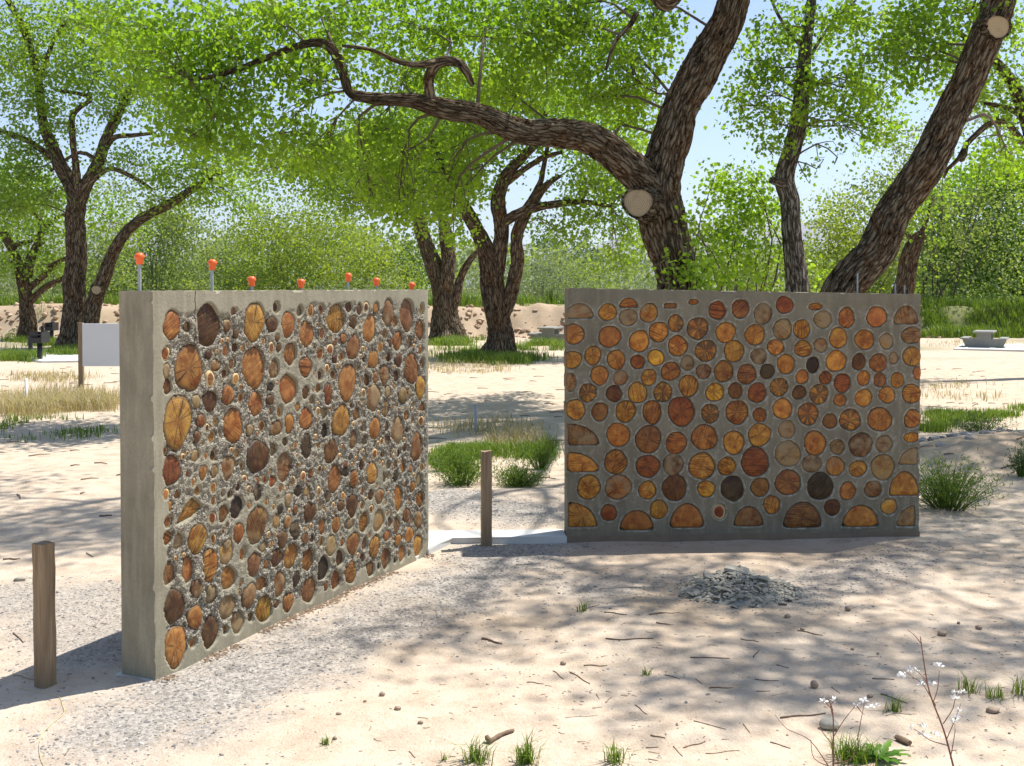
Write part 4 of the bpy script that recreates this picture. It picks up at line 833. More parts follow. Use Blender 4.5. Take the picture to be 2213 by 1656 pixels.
build_tree('cottonwood_tree', 'slim pale barked cottonwood trunk with leaves hanging from it', Fl, 16, Fc, bark='bark_grey', dens=1.3, sides=56, step=0.045, amp=0.03, seed=4, flare=0.4, leaf=0.064, group='cottonwood trees', sub=.14)
# --- broken leaning trunk behind
G = [[(1905, 796, 64, 22), (1935, 680, 54, 22), (1950, 620, 48, 22), (1965, 560, 42, 22), (1980, 520, 34, 22), (1992, 505, 22, 22)], [(1975, 530, 14, 22), (1960, 505, 10, 22), (1940, 490, 6, 22)], [(1984, 515, 14, 22), (2002, 480, 9, 22), (2010, 440, 5, 22)]]
build_tree('cottonwood_tree', 'short broken leaning trunk with rusty bark and few leaves', G, 22, [(1970, 470, 45, 40), (2000, 540, 18, 30), (1945, 440, 40, 40), (2020, 420, 45, 60)], leafmat='leaf_far', bark='bark_red', dens=0.9, sides=40, step=0.07, seed=5, leaf=0.08, group='cottonwood trees', sub=.2)
# --- forked tree in the middle distance
B = [[(1078, 772, 92, 25.5), (1080, 735, 74, 25.5), (1076, 690, 64, 25.5), (1068, 640, 64, 25.5), (1062, 590, 62, 25.5), (1050, 540, 48, 25.5), (1030, 495, 42, 25.5), (1012, 462, 38, 25.4), (990, 420, 28, 25.2), (960, 360, 20, 25), (930, 300, 13, 24.8)],
     [(1068, 610, 44, 25.5), (1078, 545, 42, 25.5), (1082, 490, 40, 25.5), (1076, 435, 40, 25.5), (1086, 395, 34, 25.5), (1105, 365, 30, 25.5), (1135, 335, 24, 25.4), (1165, 300, 17, 25.3), (1180, 240, 12, 25.2)],
     [(1088, 690, 34, 25.4), (1102, 640, 40, 25.4), (1115, 570, 38, 25.4), (1120, 510, 36, 25.4), (1135, 460, 34, 25.4), (1158, 425, 28, 25.4), (1180, 400, 20, 25.3), (1210, 380, 12, 25.2)],
     [(1085, 485, 30, 25.5), (1125, 460, 26, 25.4), (1175, 444, 22, 25.3), (1250, 436, 17, 25.2), (1320, 445, 10, 25)],
     [(1086, 400, 24, 25.5), (1130, 370, 18, 25.4), (1175, 340, 15, 25.3), (1215, 328, 9, 25.2)],
     [(1130, 470, 22, 25.4), (1165, 400, 18, 25.4), (1172, 370, 14, 25.4), (1185, 310, 10, 25.3)],
     [(1050, 350, 12, 25), (1045, 310, 9, 25), (1070, 270, 7, 25)]]
Bc = [(900, 400, 110, 60), (830, 350, 100, 70), (1000, 380, 80, 60), (930, 300, 130, 70), (1060, 280, 110, 70), (1180, 260, 110, 70), (1290, 340, 80, 50), (1260, 400, 80, 40), (1330, 400, 70, 45), (1290, 470, 90, 30), (1200, 490, 60, 22), (1360, 500, 60, 40), (1340, 560, 30, 25), (1100, 180, 130, 80), (980, 200, 120, 80), (1280, 250, 100, 70), (840, 440, 60, 40), (960, 460, 40, 50), (1390, 340, 50, 60), (760, 330, 70, 60), (690, 370, 70, 45), (640, 330, 70, 50), (740, 420, 50, 35), (560, 370, 60, 40)]
B = [[(q[0], q[1], q[2] * .88, q[3]) for q in L] for L in B]
build_tree('cottonwood_tree', 'forked brown cottonwood standing alone in grass beyond the gap of the walls', B, 25.5, Bc, leafmat='leaf_far', bark='bark_red', dens=1.8, sides=56, step=0.07, amp=0.05, seed=6, flare=0.5, leaf=0.085, group='cottonwood trees', sub=.3)
# --- twin trunk behind it
Cc = [[(970, 737, 82, 33.5), (968, 700, 62, 33.5), (958, 650, 52, 33.5), (944, 595, 44, 33.5), (926, 545, 38, 33.5), (908, 490, 34, 33.5), (896, 440, 28, 33.5), (880, 380, 20, 33.5), (860, 300, 12, 33.5)],
      [(962, 650, 40, 33.4), (968, 600, 36, 33.4), (966, 530, 34, 33.4), (960, 480, 28, 33.4), (955, 420, 20, 33.4), (965, 330, 12, 33.4)],
      [(975, 690, 20, 33.4), (985, 640, 22, 33.4), (998, 600, 19, 33.4), (1016, 560, 16, 33.4), (1040, 535, 10, 33.4)]]
build_tree('cottonwood_tree', 'twin stemmed cottonwood in front of the earth bank beside the forked tree', Cc, 33.5, [(860, 330, 120, 80), (760, 390, 80, 60), (700, 340, 80, 60), (920, 260, 120, 70), (820, 420, 50, 40), (960, 380, 60, 60)], leafmat='leaf_far', dens=1.4, sides=44, step=0.08, amp=0.05, seed=7, leaf=0.095, group='cottonwood trees', sub=.35)
# --- left trees
A = [[(150, 752, 66, 29.5), (155, 700, 55, 29.5), (163, 630, 51, 29.5), (163, 550, 50, 29.5), (161, 480, 47, 29.5), (166, 435, 44, 29.5), (150, 398, 36, 29.5), (126, 348, 32, 29.5), (106, 305, 27, 29.5), (95, 265, 22, 29.5), (84, 180, 18, 29.5), (62, 85, 16, 29.5), (25, 15, 14, 29.5), (-20, -60, 10, 29.5)],
     [(168, 440, 38, 29.5), (190, 400, 32, 29.5), (214, 345, 28, 29.5), (238, 280, 24, 29.5), (260, 235, 19, 29.5), (280, 195, 14, 29.5), (300, 140, 9, 29.5)],
     [(172, 425, 22, 29.4), (166, 370, 18, 29.4), (156, 310, 17, 29.4), (155, 255, 15, 29.4), (178, 228, 12, 29.4), (196, 215, 11, 29.4), (170, 202, 9, 29.4), (120, 195, 7, 29.4)],
     [(190, 748, 44, 29.3), (203, 670, 38, 29.3), (218, 615, 34, 29.3), (245, 550, 30, 29.3), (275, 500, 26, 29.3), (325, 462, 23, 29.3), (385, 428, 20, 29.3), (430, 400, 15, 29.3), (480, 370, 9, 29.3)],
     [(215, 345, 16, 29.5), (245, 300, 13, 29.5), (290, 292, 11, 29.5), (335, 288, 7, 29.5)], [(130, 355, 16, 29.5), (70, 310, 14, 29.5), (10, 285, 10, 29.5), (-40, 270, 7, 29.5)],
     [(190, 400, 14, 29.4), (235, 365, 12, 29.4), (290, 385, 10, 29.4), (330, 410, 7, 29.4)], [(60, 90, 12, 29.5), (40, 50, 10, 29.5), (55, 20, 8, 29.5)], [(85, 170, 12, 29.5), (120, 80, 9, 29.5), (160, 30, 6, 29.5)], [(215, 350, 12, 29.5), (170, 330, 10, 29.5), (110, 370, 8, 29.5)]]
Ac = [(60, 60, 80, 60), (180, 60, 90, 60), (100, 160, 80, 50), (210, 150, 80, 60), (60, 230, 70, 40), (300, 200, 80, 50), (330, 120, 80, 60), (40, 390, 60, 50), (60, 330, 60, 35), (280, 350, 70, 30), (380, 380, 80, 30), (440, 350, 80, 40), (230, 240, 50, 30), (500, 420, 80, 40), (350, 430, 60, 30), (20, 130, 60, 60), (240, 30, 80, 50), (400, 240, 90, 50), (480, 300, 80, 50), (30, 300, 50, 30), (140, 270, 40, 25), (20, 450, 50, 40), (100, 430, 40, 25)]
build_tree('cottonwood_tree', 'tall dark cottonwood with a long side trunk leaning over the white board', A, 29.5, Ac, leafmat='leaf_far', dens=1.7, sides=48, step=0.08, amp=0.05, seed=8, flare=0.35, leaf=0.085, group='cottonwood trees', sub=.3,
           cuts=[(208, 627, 8, 10, 28.95, (0.1, -1, 0.1))])
Hh = [[(57, 727, 42, 34), (56, 690, 35, 34), (55, 640, 31, 34), (50, 600, 28, 34), (36, 560, 22, 34), (12, 512, 20, 34), (-25, 485, 17, 34), (-80, 430, 12, 34)], [(58, 600, 22, 34), (68, 560, 21, 34), (88, 505, 18, 34), (86, 475, 13, 34), (70, 455, 9, 34)], [(88, 505, 13, 34), (108, 480, 12, 34), (135, 466, 11, 34), (150, 462, 8, 34)],
      [(62, 625, 16, 34), (90, 600, 15, 34), (118, 572, 13, 34), (150, 556, 9, 34)], [(66, 650, 18, 34), (95, 625, 16, 34), (130, 605, 13, 34), (150, 590, 9, 34)], [(30, 530, 12, 34), (55, 525, 10, 34), (70, 520, 8, 34)]]
build_tree('cottonwood_tree', 'smaller crooked cottonwood at the foot of the bank beside the black grills', Hh, 34, [(30, 470, 80, 50), (110, 500, 70, 50), (20, 570, 60, 30), (-20, 400, 80, 60), (80, 400, 90, 50), (240, 480, 60, 60), (110, 570, 50, 30)], leafmat='leaf_far', bark='bark_red', dens=1.3, sides=36, step=0.09, amp=0.04, seed=9, leaf=0.09, group='cottonwood trees', sub=.35)
# --- leaning tree outside the right edge reaching in
K = [[(2345, 815, 70, 20), (2310, 600, 56, 20), (2265, 400, 46, 20), (2225, 265, 36, 20), (2195, 195, 30, 20), (2165, 150, 24, 20), (2120, 105, 16, 20), (2060, 60, 10, 20)], [(2240, 290, 20, 20), (2190, 240, 14, 20), (2120, 222, 9, 20)], [(2260, 380, 18, 20), (2170, 265, 15, 19.8), (2100, 300, 13, 19.8), (2070, 345, 12, 19.8), (2048, 365, 9, 19.8), (2040, 385, 6, 19.8)], [(2090, 305, 10, 19.8), (2085, 335, 12, 19.7), (2078, 348, 10, 19.6)]]
build_tree('cottonwood_tree', 'crooked cottonwood reaching in behind the leaning trunk', K, 20, [(2150, 60, 90, 60), (2190, 180, 60, 40), (2050, 120, 70, 50), (2180, 270, 50, 30), (2120, 180, 50, 40), (1990, 40, 60, 50), (2080, 220, 40, 30), (2200, 330, 40, 30)], leafmat='leaf_far', dens=1.3, sides=40, step=0.07, seed=10, leaf=0.08, group='cottonwood trees', sub=.25)
# --- bright round tree by the right hand table
Kr = [[(2210, 706, 32, 44), (2203, 650, 25, 44), (2192, 590, 20, 44), (2175, 540, 14, 44), (2150, 480, 8, 44)], [(2195, 600, 14, 44), (2230, 520, 10, 44), (2250, 440, 6, 44)], [(2200, 640, 10, 44), (2150, 600, 7, 44), (2100, 590, 5, 44)], [(2190, 590, 12, 44), (2145, 500, 9, 44), (2110, 420, 6, 44)]]
Kc = [(2120, 420, 90, 60), (2200, 400, 80, 60), (2060, 500, 70, 60), (2150, 520, 90, 60), (2230, 500, 70, 70), (2080, 590, 70, 40), (2160, 600, 70, 40), (2250, 600, 50, 50), (2030, 440, 50, 40), (2140, 370, 70, 40), (2030, 570, 35, 35), (2010, 520, 25, 30)]
build_tree('cottonwood_tree', 'bright green bushy tree overhanging the grassy bank by the concrete table', Kr, 44, Kc, leafmat='leaf', dens=2.6, sides=28, step=0.12, seed=11, leaf=0.15, group='cottonwood trees', sub=.45)
# --- leafy shoots round the big tree behind the right wall
def shoot_bush(name, label, clumps, Y, leafmat, leaf, dens, seed, sub=.22, stems=9, base=None, cat='shrub', group=None, narrow=.95, spread=1.0):
    r = np.random.default_rng(seed); pts, cen = clump_points(clumps, Y, dens, r, sub, leaf)
    bx = np.mean([c[0] for c in clumps]); b0 = at(base if base else bx, HOR, Y); x0, y0 = b0[0], Y; z0 = gz(x0, y0)
    if Y > 36:                                             # foliage down to the ground
        xa = min(q[0] - q[2] * .8 for q in clumps); xb = max(q[0] + q[2] * .8 for q in clumps); yb = max(q[1] for q in clumps); yg = HOR + (CAM_H - gz(b0[0], Y)) * F_PX / Y
        low = [(x, y, 45, 22, Y + r.uniform(-1.5, 1.5)) for x in np.arange(xa, xb + 1, 55) for y in np.arange(yb, yg, 34)]
        if low: p2_, c2_ = clump_points(low, Y, dens * .6, r, sub, leaf); pts = np.concatenate([pts, p2_])
    pts = pts[pts[:, 2] > gh(pts[:, 0], pts[:, 1]) + 0.02]
    root = thing(name, label, cat, (x0, y0, z0), 0, group); off = np.array([x0, y0, z0])
    me, rr = leaf_mesh('crown', pts - off, leaf, seed + 9, narrow=narrow)
    fattr(me, 'tint', np.clip(.4 * rr.random(len(pts)) + .7 * noise(pts[:, 0] * .9, pts[:, 1] * .9, pts[:, 2] * .9, seed), 0, 1), 'FACE'); obj('crown', me, M[leafmat], root)
    tb = MB(); k = Y / F_PX
    for o, S in cen:
        for q in S[r.permutation(len(S))[:stems]]:
            g0 = np.array([x0 + (q[0] - x0) * 0.35 * r.uniform(.3, 1.2), y0 + (q[1] - y0) * .3, 0]); g0[2] = gz(g0[0], g0[1]) - 0.05
            m = (g0 + q) / 2 + r.normal(size=3) * .08 * np.linalg.norm(q - g0); m[2] += .1 * abs(q[2] - g0[2])
            c = catmull(np.array([g0, m, q]), 0.5); w = min(0.035, 0.006 + 0.006 * np.linalg.norm(q - g0)); tb.tube(c - off, np.linspace(w, .006, len(c)), 5, False)
    obj('trunk', tb.mesh('trunk', True), M['twig'], root)['kind'] = 'stuff'; return root
shoot_bush('cottonwood_thicket', 'leafy young cottonwood shoots sprouting around the thick sawn tree', [(1560, 400, 60, 45, 17), (1600, 470, 80, 50, 17), (1530, 520, 70, 50, 16.5), (1620, 560, 60, 50, 16.5), (1560, 590, 80, 30, 14.3), (1490, 610, 40, 30, 14.3), (1650, 480, 40, 60, 17), (1640, 400, 40, 40, 17), (1480, 560, 40, 30, 14.3), (1500, 480, 20, 25, 14.4), (1770, 590, 30, 30, 17)], 16.5, 'leaf', 0.07, 1.7, 21, .19, 2)

BG = 'shrubs and trees beyond the earth bank'
bgs = [('willow', 'tall yellow green tree behind the caps of the left wall', [(640, 470, 110, 50), (600, 540, 120, 60), (700, 540, 110, 60), (650, 600, 150, 40), (560, 500, 60, 40), (740, 490, 50, 40)], 62, 'leaf_yel', .13, 1.1),
       ('willow', 'rounded pale green tree between the yellow green one and the twin trunk', [(800, 540, 80, 50), (830, 590, 70, 50), (760, 580, 70, 50), (870, 620, 40, 30)], 58, 'leaf_yel', .13, 1.1),
       ('elm_tree', 'dark green rounded tree left of the yellow green one', [(500, 540, 70, 40), (450, 580, 80, 50), (530, 600, 70, 40), (400, 600, 60, 40)], 66, 'leaf_bg', .14, 1.5),
       ('elm_tree', 'deep green tree above the bank behind the leaning side trunk', [(340, 520, 80, 70), (300, 600, 80, 50), (400, 520, 60, 60), (380, 470, 60, 40), (260, 560, 40, 50), (420, 620, 40, 30), (250, 640, 50, 30)], 52, 'leaf_bg', .12, 1.6),
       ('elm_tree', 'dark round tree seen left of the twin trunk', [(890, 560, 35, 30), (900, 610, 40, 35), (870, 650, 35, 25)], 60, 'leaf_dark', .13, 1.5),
       ('russian_olive', 'silvery grey bush behind the forked tree', [(1130, 590, 60, 40), (1180, 610, 60, 45), (1150, 650, 80, 35), (1230, 640, 60, 35), (1100, 650, 40, 40), (1200, 560, 40, 30)], 47, 'leaf_olive', .11, 1.7),
       ('russian_olive', 'silvery grey bush between the twin trunk and the forked tree', [(1020, 620, 40, 50), (1000, 670, 40, 25), (1040, 580, 30, 30), (930, 660, 30, 30)], 48, 'leaf_olive', .11, 1.7),
       ('russian_olive', 'silvery grey bush above the left wall top', [(760, 640, 60, 25), (840, 640, 50, 25), (700, 650, 50, 20), (800, 660, 80, 20)], 46, 'leaf_olive', .11, 1.4),
       ('russian_olive', 'silvery grey bush at the foot of the smaller crooked tree', [(10, 620, 40, 40), (20, 670, 40, 30), (-20, 600, 40, 40), (100, 640, 40, 25)], 40, 'leaf_olive', .10, 1.7),
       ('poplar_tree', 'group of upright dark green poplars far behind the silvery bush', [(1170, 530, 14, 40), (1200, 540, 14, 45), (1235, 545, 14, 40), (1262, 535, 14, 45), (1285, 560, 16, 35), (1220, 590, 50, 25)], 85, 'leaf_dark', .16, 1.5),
       ('elm_tree', 'bright green bush left of the right wall top', [(1250, 590, 40, 35), (1225, 620, 40, 30), (1280, 620, 40, 30), (1240, 660, 40, 25)], 60, 'leaf_bg', .13, 1.7),
       ('elm_tree', 'pale bluish green bush beside the right wall corner', [(1330, 600, 40, 30), (1390, 610, 50, 35), (1320, 640, 50, 25), (1440, 620, 50, 40)], 66, 'leaf_olive', .14, 1.4),
       ('willow', 'tall pale willow behind the slim grey trunk', [(1790, 470, 40, 40), (1830, 460, 50, 40), (1800, 530, 50, 50), (1850, 530, 50, 60), (1790, 600, 50, 40), (1900, 560, 50, 60), (1850, 620, 60, 30), (1930, 500, 40, 40)], 38, 'leaf_yel', .10, 1.25),
       ('willow', 'hazy willow between the sawn tree and the slim trunk', [(1640, 600, 60, 30), (1580, 620, 80, 30), (1680, 560, 40, 50), (1550, 560, 70, 50)], 45, 'leaf_bg', .11, 1.0),
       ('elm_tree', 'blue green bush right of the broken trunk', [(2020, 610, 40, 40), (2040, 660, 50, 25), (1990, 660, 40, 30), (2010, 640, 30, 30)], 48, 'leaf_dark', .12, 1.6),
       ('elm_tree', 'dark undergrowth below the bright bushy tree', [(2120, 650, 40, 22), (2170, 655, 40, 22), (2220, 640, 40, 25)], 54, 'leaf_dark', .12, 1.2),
       ('elm_tree', 'green tree crown behind the upper right branches', [(1900, 420, 50, 40), (1960, 350, 50, 50), (1930, 300, 40, 40), (2040, 300, 50, 40), (2100, 250, 50, 40), (2190, 220, 40, 50)], 40, 'leaf_bg', .11, 1.0),
       ('elm_tree', 'green crown filling the gap behind the tall dark cottonwood', [(60, 560, 80, 50), (-10, 500, 60, 60), (200, 540, 60, 60), (230, 420, 60, 40), (60, 430, 80, 40), (250, 600, 40, 40)], 48, 'leaf_bg', .115, 1.2)]
for i, (nm, lab, cl, Y, lm, lf_, dn) in enumerate(bgs):
    shoot_bush(nm, lab, cl, Y, lm, lf_, dn, 40 + i, .5 if nm != 'poplar_tree' else .3, 2, cat='tree', group=BG, narrow=.95 if lm != 'leaf_olive' else .4)
# far wood that closes the view
r = np.random.default_rng(91); px = r.uniform(-900, 3100, 42000); Yv = r.uniform(72, 110, 42000); X = (px - CX) * Yv / F_PX
top = 1.4 + 3.6 * noise(X * .07, Yv * 0, seed=92) + 1.6 * noise(X * .35, Yv * .3, seed=93); Z = gh(X, Yv) + r.uniform(0, 1, 42000) ** .8 * top
me, rr = leaf_mesh('far_wood', np.stack([X, Yv, Z], -1), 0.36, 94); fattr(me, 'tint', rr.random(42000), 'FACE'); o = obj('far_wood', me, M['leaf_bg']); tag(o, 'far belt of green trees and brush along the horizon', 'trees', kind='stuff')

# ------------------------------------------------------------------ grass, weeds, gravel, litter
def blade_mesh(name, X, Yv, H, seed, width=0.004, lean=0.45):
    r = np.random.default_rng(seed); n = len(X); Z = gh(X, Yv) - 0.004
    a = r.uniform(0, 6.283, n); d = np.stack([np.cos(a), np.sin(a), np.zeros(n)], -1); w = np.stack([-np.sin(a), np.cos(a), np.zeros(n)], -1) * (width * r.uniform(.6, 1.4, n))[:, None]
    ln = (lean * r.uniform(.2, 1.3, n))[:, None]; B = np.stack([X, Yv, Z], -1); up = np.array([0, 0, 1.0]); h = H[:, None]
    Mi = B + up * h * .55 + d * h * ln * .25; Tp = B + up * h * (1 - .25 * ln) + d * h * ln
    V = np.stack([B - w, B + w, Mi + w * .7, Mi - w * .7, Tp], 1).reshape(-1, 3); i = np.arange(n) * 5
    me = np_mesh(name, V, np.stack([i, i + 1, i + 2, i + 3], -1), np.stack([i + 3, i + 2, i + 4], -1)); t = r.random(n); fattr(me, 'tint', np.concatenate([t, t]), 'FACE'); return me
def scatter_px(regs, seed):                                # (px, py, rx, ry, n): spots of ground around a pixel
    r = np.random.default_rng(seed); X = []; Yy = []
    for px, py, rx, ry, n in regs:
        a = r.uniform(0, 6.283, n); q = np.sqrt(r.uniform(0, 1, n)) * r.uniform(.6, 1.15, n)
        py_ = np.maximum(py + np.sin(a) * q * ry, HOR + 45); px_ = px + np.cos(a) * q * rx
        Yg = F_PX * CAM_H / (py_ - HOR); X.append((px_ - CX) * Yg / F_PX); Yy.append(Yg)
    return np.concatenate(X), np.concatenate(Yy)
def grass(name, label, regs, h, mat, seed, width, lean=.45, rect=None):
    if rect: rq = np.random.default_rng(seed); X = np.concatenate([rq.uniform(q[0], q[1], q[4]) for q in rect]); Yv = np.concatenate([rq.uniform(q[2], q[3], q[4]) for q in rect])
    else: X, Yv = scatter_px(regs, seed)
    r = np.random.default_rng(seed + 1); k = noise(X * 1.3, Yv * 1.3, seed=seed)
    keep = r.random(len(X)) < sstep(.25, .6, k); X, Yv = X[keep], Yv[keep]
    o = obj(name, blade_mesh(name, X, Yv, h * r.uniform(.35, 1.15, len(X)) * (.5 + k[keep]), seed + 2, width, lean), M[mat]); tag(o, label, 'grass', kind='stuff')
grass('grass', 'green grass at the feet of the middle distance trees and bank', [(1060, 778, 130, 14, 5200), (1000, 742, 90, 10, 4200), (1170, 752, 60, 10, 2600), (940, 745, 40, 12, 1500), (130, 752, 80, 10, 4200), (40, 770, 60, 14, 3600), (60, 735, 80, 8, 3000), (150, 765, 60, 8, 1500), (980, 765, 60, 10, 1200)], .22, 'grass', 201, .008)
grass('grass', 'grass growing in the gap between the two walls', [(1000, 985, 60, 30, 3400), (1100, 1025, 110, 26, 9200), (1170, 990, 50, 40, 3200), (1080, 985, 110, 30, 2800), (960, 1000, 40, 20, 2000), (1130, 1045, 60, 14, 2500)], .11, 'grass', 211, .0035)
grass('grass', 'grass right of the log wall beyond its end', [(2100, 890, 120, 20, 3600), (2180, 885, 60, 16, 1500), (2040, 900, 60, 22, 1300), (2020, 925, 50, 14, 900)], .11, 'grass', 221, .005)
grass('grass', 'grass on the earth bank right of the wall', None, .34, 'grass', 231, .011, rect=[(11.8, 26, 34.9, 39, 26000), (13.5, 24, 35.2, 37.2, 12000), (5, 26, 38, 44, 5000)])
grass('grass', 'green strip of grass along the top of the left bank', None, .42, 'grass', 241, .016, rect=[(-20, -8, 37.5, 41, 9000), (-6, 0.6, 37.8, 41, 4500), (0.6, 6, 38.5, 42, 2500)])
grass('dry_grass', 'dry grey grass left of the concrete wall end', [(120, 870, 150, 26, 3600), (60, 885, 100, 24, 1800), (190, 880, 70, 20, 1200)], .20, 'straw', 251, .004, .7)
grass('grass', 'sparse pale green weeds left of the concrete wall end', [(120, 925, 140, 22, 2300), (30, 940, 60, 16, 700)], .10, 'grass', 261, .005)
grass('dry_grass', 'scattered dry straw on the sand among the trees', [(1060, 930, 140, 20, 500), (2080, 850, 140, 20, 500), (1000, 800, 120, 10, 600), (1100, 720, 120, 8, 700), (2100, 745, 120, 8, 500), (1120, 960, 90, 20, 600), (100, 820, 120, 10, 700)], .14, 'straw', 271, .005, .9)

def weed_bush(name, label, px, py, w_px, h_px, n, seed, mat='grass', width=.003):
    g = gpt(px, py); Y = g[1]; g[2] = gz(g[0], g[1]); k = Y / F_PX; r = np.random.default_rng(seed)
    root = thing(name, label, 'weed', tuple(g)); mb = MB(); lv = []
    for i in range(n):
        a = r.uniform(0, 6.283); rad = r.uniform(.1, 1) * w_px * k / 2; h = h_px * k * r.uniform(.55, 1.05) * (1 - .45 * (rad / (w_px * k / 2)) ** 2)
        b0 = np.array([math.cos(a) * rad * .25, math.sin(a) * rad * .25, -.01]); t = np.array([math.cos(a) * rad, math.sin(a) * rad, h]); m = (b0 + t) / 2 + [0, 0, .12 * h]
        c = catmull(np.array([b0, m, t]), h / 6); mb.tube(c, np.linspace(width, width * .3, len(c)), 4, False)
        for q in c[2:]:
            nn = 4; lv.append(q + r.normal(size=(nn, 3)) * .03)
    obj('stem', mb.mesh('stem'), M['grass'], root).data.attributes  # stems
    me, rr = leaf_mesh('foliage', np.concatenate(lv), 0.040, seed, droop=-.7, narrow=.16, up=.2); fattr(me, 'tint', np.clip(rr.random(len(me.polygons)) * .75, 0, 1), 'FACE'); obj('foliage', me, M[mat], root)
weed_bush('weed_bush', 'feathery green weed bush beside the middle wooden post', 1000, 1048, 170, 85, 90, 301)
weed_bush('weed_bush', 'feathery dark green weed bush just past the right wall end', 2050, 1100, 260, 112, 130, 302)
weed_bush('weed_bush', 'small blue green weed at the right edge on the hump', 2210, 1040, 60, 70, 40, 303, 'leaf_dark')
weed_bush('weed_bush', 'tall thin weed standing behind the pipe stake in the gap', 1170, 1015, 100, 70, 50, 304)
weed_bush('weed_bush', 'sprawling green weeds at the foot of the capped wall far end', 965, 1020, 90, 60, 60, 306)
weed_bush('weed_bush', 'low green weed between the middle post and the log wall', 1120, 1052, 130, 55, 70, 307)
weed_bush('weed_bush', 'low weed on the dirt hump past the right wall', 2120, 935, 150, 45, 60, 308, 'leaf_dark')
weed_bush('weed_bush', 'dark green weed at the foot of the earth bank by the far table', 1190, 715, 40, 40, 70, 305, 'grass', .01)

def tuft(label, px, py, h_px, w_px, n, seed, mat='grass', width=.0022):
    g = gpt(px, py); g[2] = gz(g[0], g[1]); k = g[1] / F_PX; r = np.random.default_rng(seed)
    X = g[0] + r.normal(size=n) * w_px * k * .16; Yv = g[1] + r.normal(size=n) * w_px * k * .16
    me = blade_mesh('grass_tuft', X, Yv, h_px * k * r.uniform(.5, 1.1, n), seed, width, .9)
    v = np.zeros(len(me.vertices) * 3, np.float32); me.vertices.foreach_get('co', v); v = v.reshape(-1, 3) - g; me.vertices.foreach_set('co', v.astype(np.float32).ravel())
    tag(obj('grass_tuft', me, M[mat], None, tuple(g)), label, 'grass tuft', 'grass tufts on the sand')
tuft('spiky green grass tuft below the broken stick with a knob', 1030, 1648, 60, 90, 90, 401)
tuft('blue green grass tuft beside the spiky tuft', 1137, 1650, 75, 60, 80, 402)
tuft('thin grass tuft right of the two tufts by the stick', 1330, 1650, 55, 70, 60, 403)
tuft('tiny grass tuft on the gravel path', 704, 1612, 22, 40, 30, 404)
tuft('tiny grass sprig in the dappled shade', 1256, 1322, 35, 28, 26, 405)
tuft('dense grass tuft beside the broad leaved weed', 1845, 1640, 65, 130, 190, 406)
tuft('sparse grass tuft between the two dry weeds', 1932, 1535, 50, 55, 34, 407)
tuft('straggling green weed near the right edge', 2095, 1490, 55, 60, 40, 408)
tuft('straggling green weed at the far right of the sand', 2150, 1505, 45, 70, 40, 409)
tuft('thin grass at the right edge of the sand', 2205, 1500, 60, 50, 34, 410)
tuft('tiny grass sprout left of the spiky tuft', 960, 1645, 25, 30, 16, 411)
tuft('small sprig in the shade near the stick cluster', 1395, 1455, 25, 30, 18, 412)

# broad leaved weed
g = gpt(1905, 1640); g[2] = gz(g[0], g[1]); root = thing('broadleaf_weed', 'broad leaved green rosette weed on the sand', 'weed', tuple(g)); r = np.random.default_rng(5)
for i in range(15):
    a = i * 2.4 + r.uniform(-.2, .2); L = r.uniform(.055, .095); el = r.uniform(.25, .9); V = []; T = []
    for j, t in enumerate(np.linspace(0, 1, 9)):
        w = .0115 * math.sin(math.pi * min(1, t * .92 + .05)) ** .7 * (1 + (.28 if j % 2 else -.2)) + .001; x = L * t * math.cos(el * (1 - t * .7)); z = L * (math.sin(el) * t - .55 * t * t * math.sin(el)) + .004
        for s_, dz in ((-1, .004), (0, 0), (1, .004)): V.append([x * math.cos(a) - s_ * w * math.sin(a), x * math.sin(a) + s_ * w * math.cos(a), z + dz])
    Q = [[j * 3 + k, j * 3 + k + 1, j * 3 + k + 4, j * 3 + k + 3] for j in range(8) for k in (0, 1)]
    me = np_mesh('leaf', V, Q, None, True); fattr(me, 'tint', r.uniform(0, 1) * np.ones(len(Q)), 'FACE'); obj('leaf', me, M['weed_leaf'], root)

# dry flowering weeds in the foreground: (pixel polylines at one depth)
def dry_weed(label, Y, stems, heads, seed):
    r = np.random.default_rng(seed); b0 = at(*stems[0][0][:2], Y); b0[2] = gz(b0[0], b0[1]); root = thing('dry_weed', label, 'weed', tuple(b0)); mb = MB()
    for i, (pts) in enumerate(stems):
        dy = 0 if i == 0 else r.uniform(-.08, .08); P = [at(x, y, Y + dy * (j / max(1, len(pts) - 1))) for j, (x, y) in enumerate(pts)]
        if i == 0: P[0][2] = b0[2] - .01
        c = catmull(np.array(P) - b0, .02); w = .0036 if i == 0 else .0018; mb.tube(c, np.linspace(w, w * .45, len(c)), 6)
    obj('stem', mb.mesh('stem', True), M['weed_stem'], root)
    for (x, y) in heads:
        fb = MB(); c = at(x, y, Y + r.uniform(-.05, .05)) - b0
        for q in range(9):
            d = r.normal(size=3); d[2] = abs(d[2]) * .7 - .2; d /= np.linalg.norm(d); p = c + d * .010; n = r.normal(size=3); n -= d * n.dot(d); n /= np.linalg.norm(n)
            fb.add([c + d * .002, p + n * .0045, p + d * .007, p - n * .0045], [[0, 1, 2, 3]])
        obj('seed_head', fb.mesh('seed_head'), M['petal'], root)
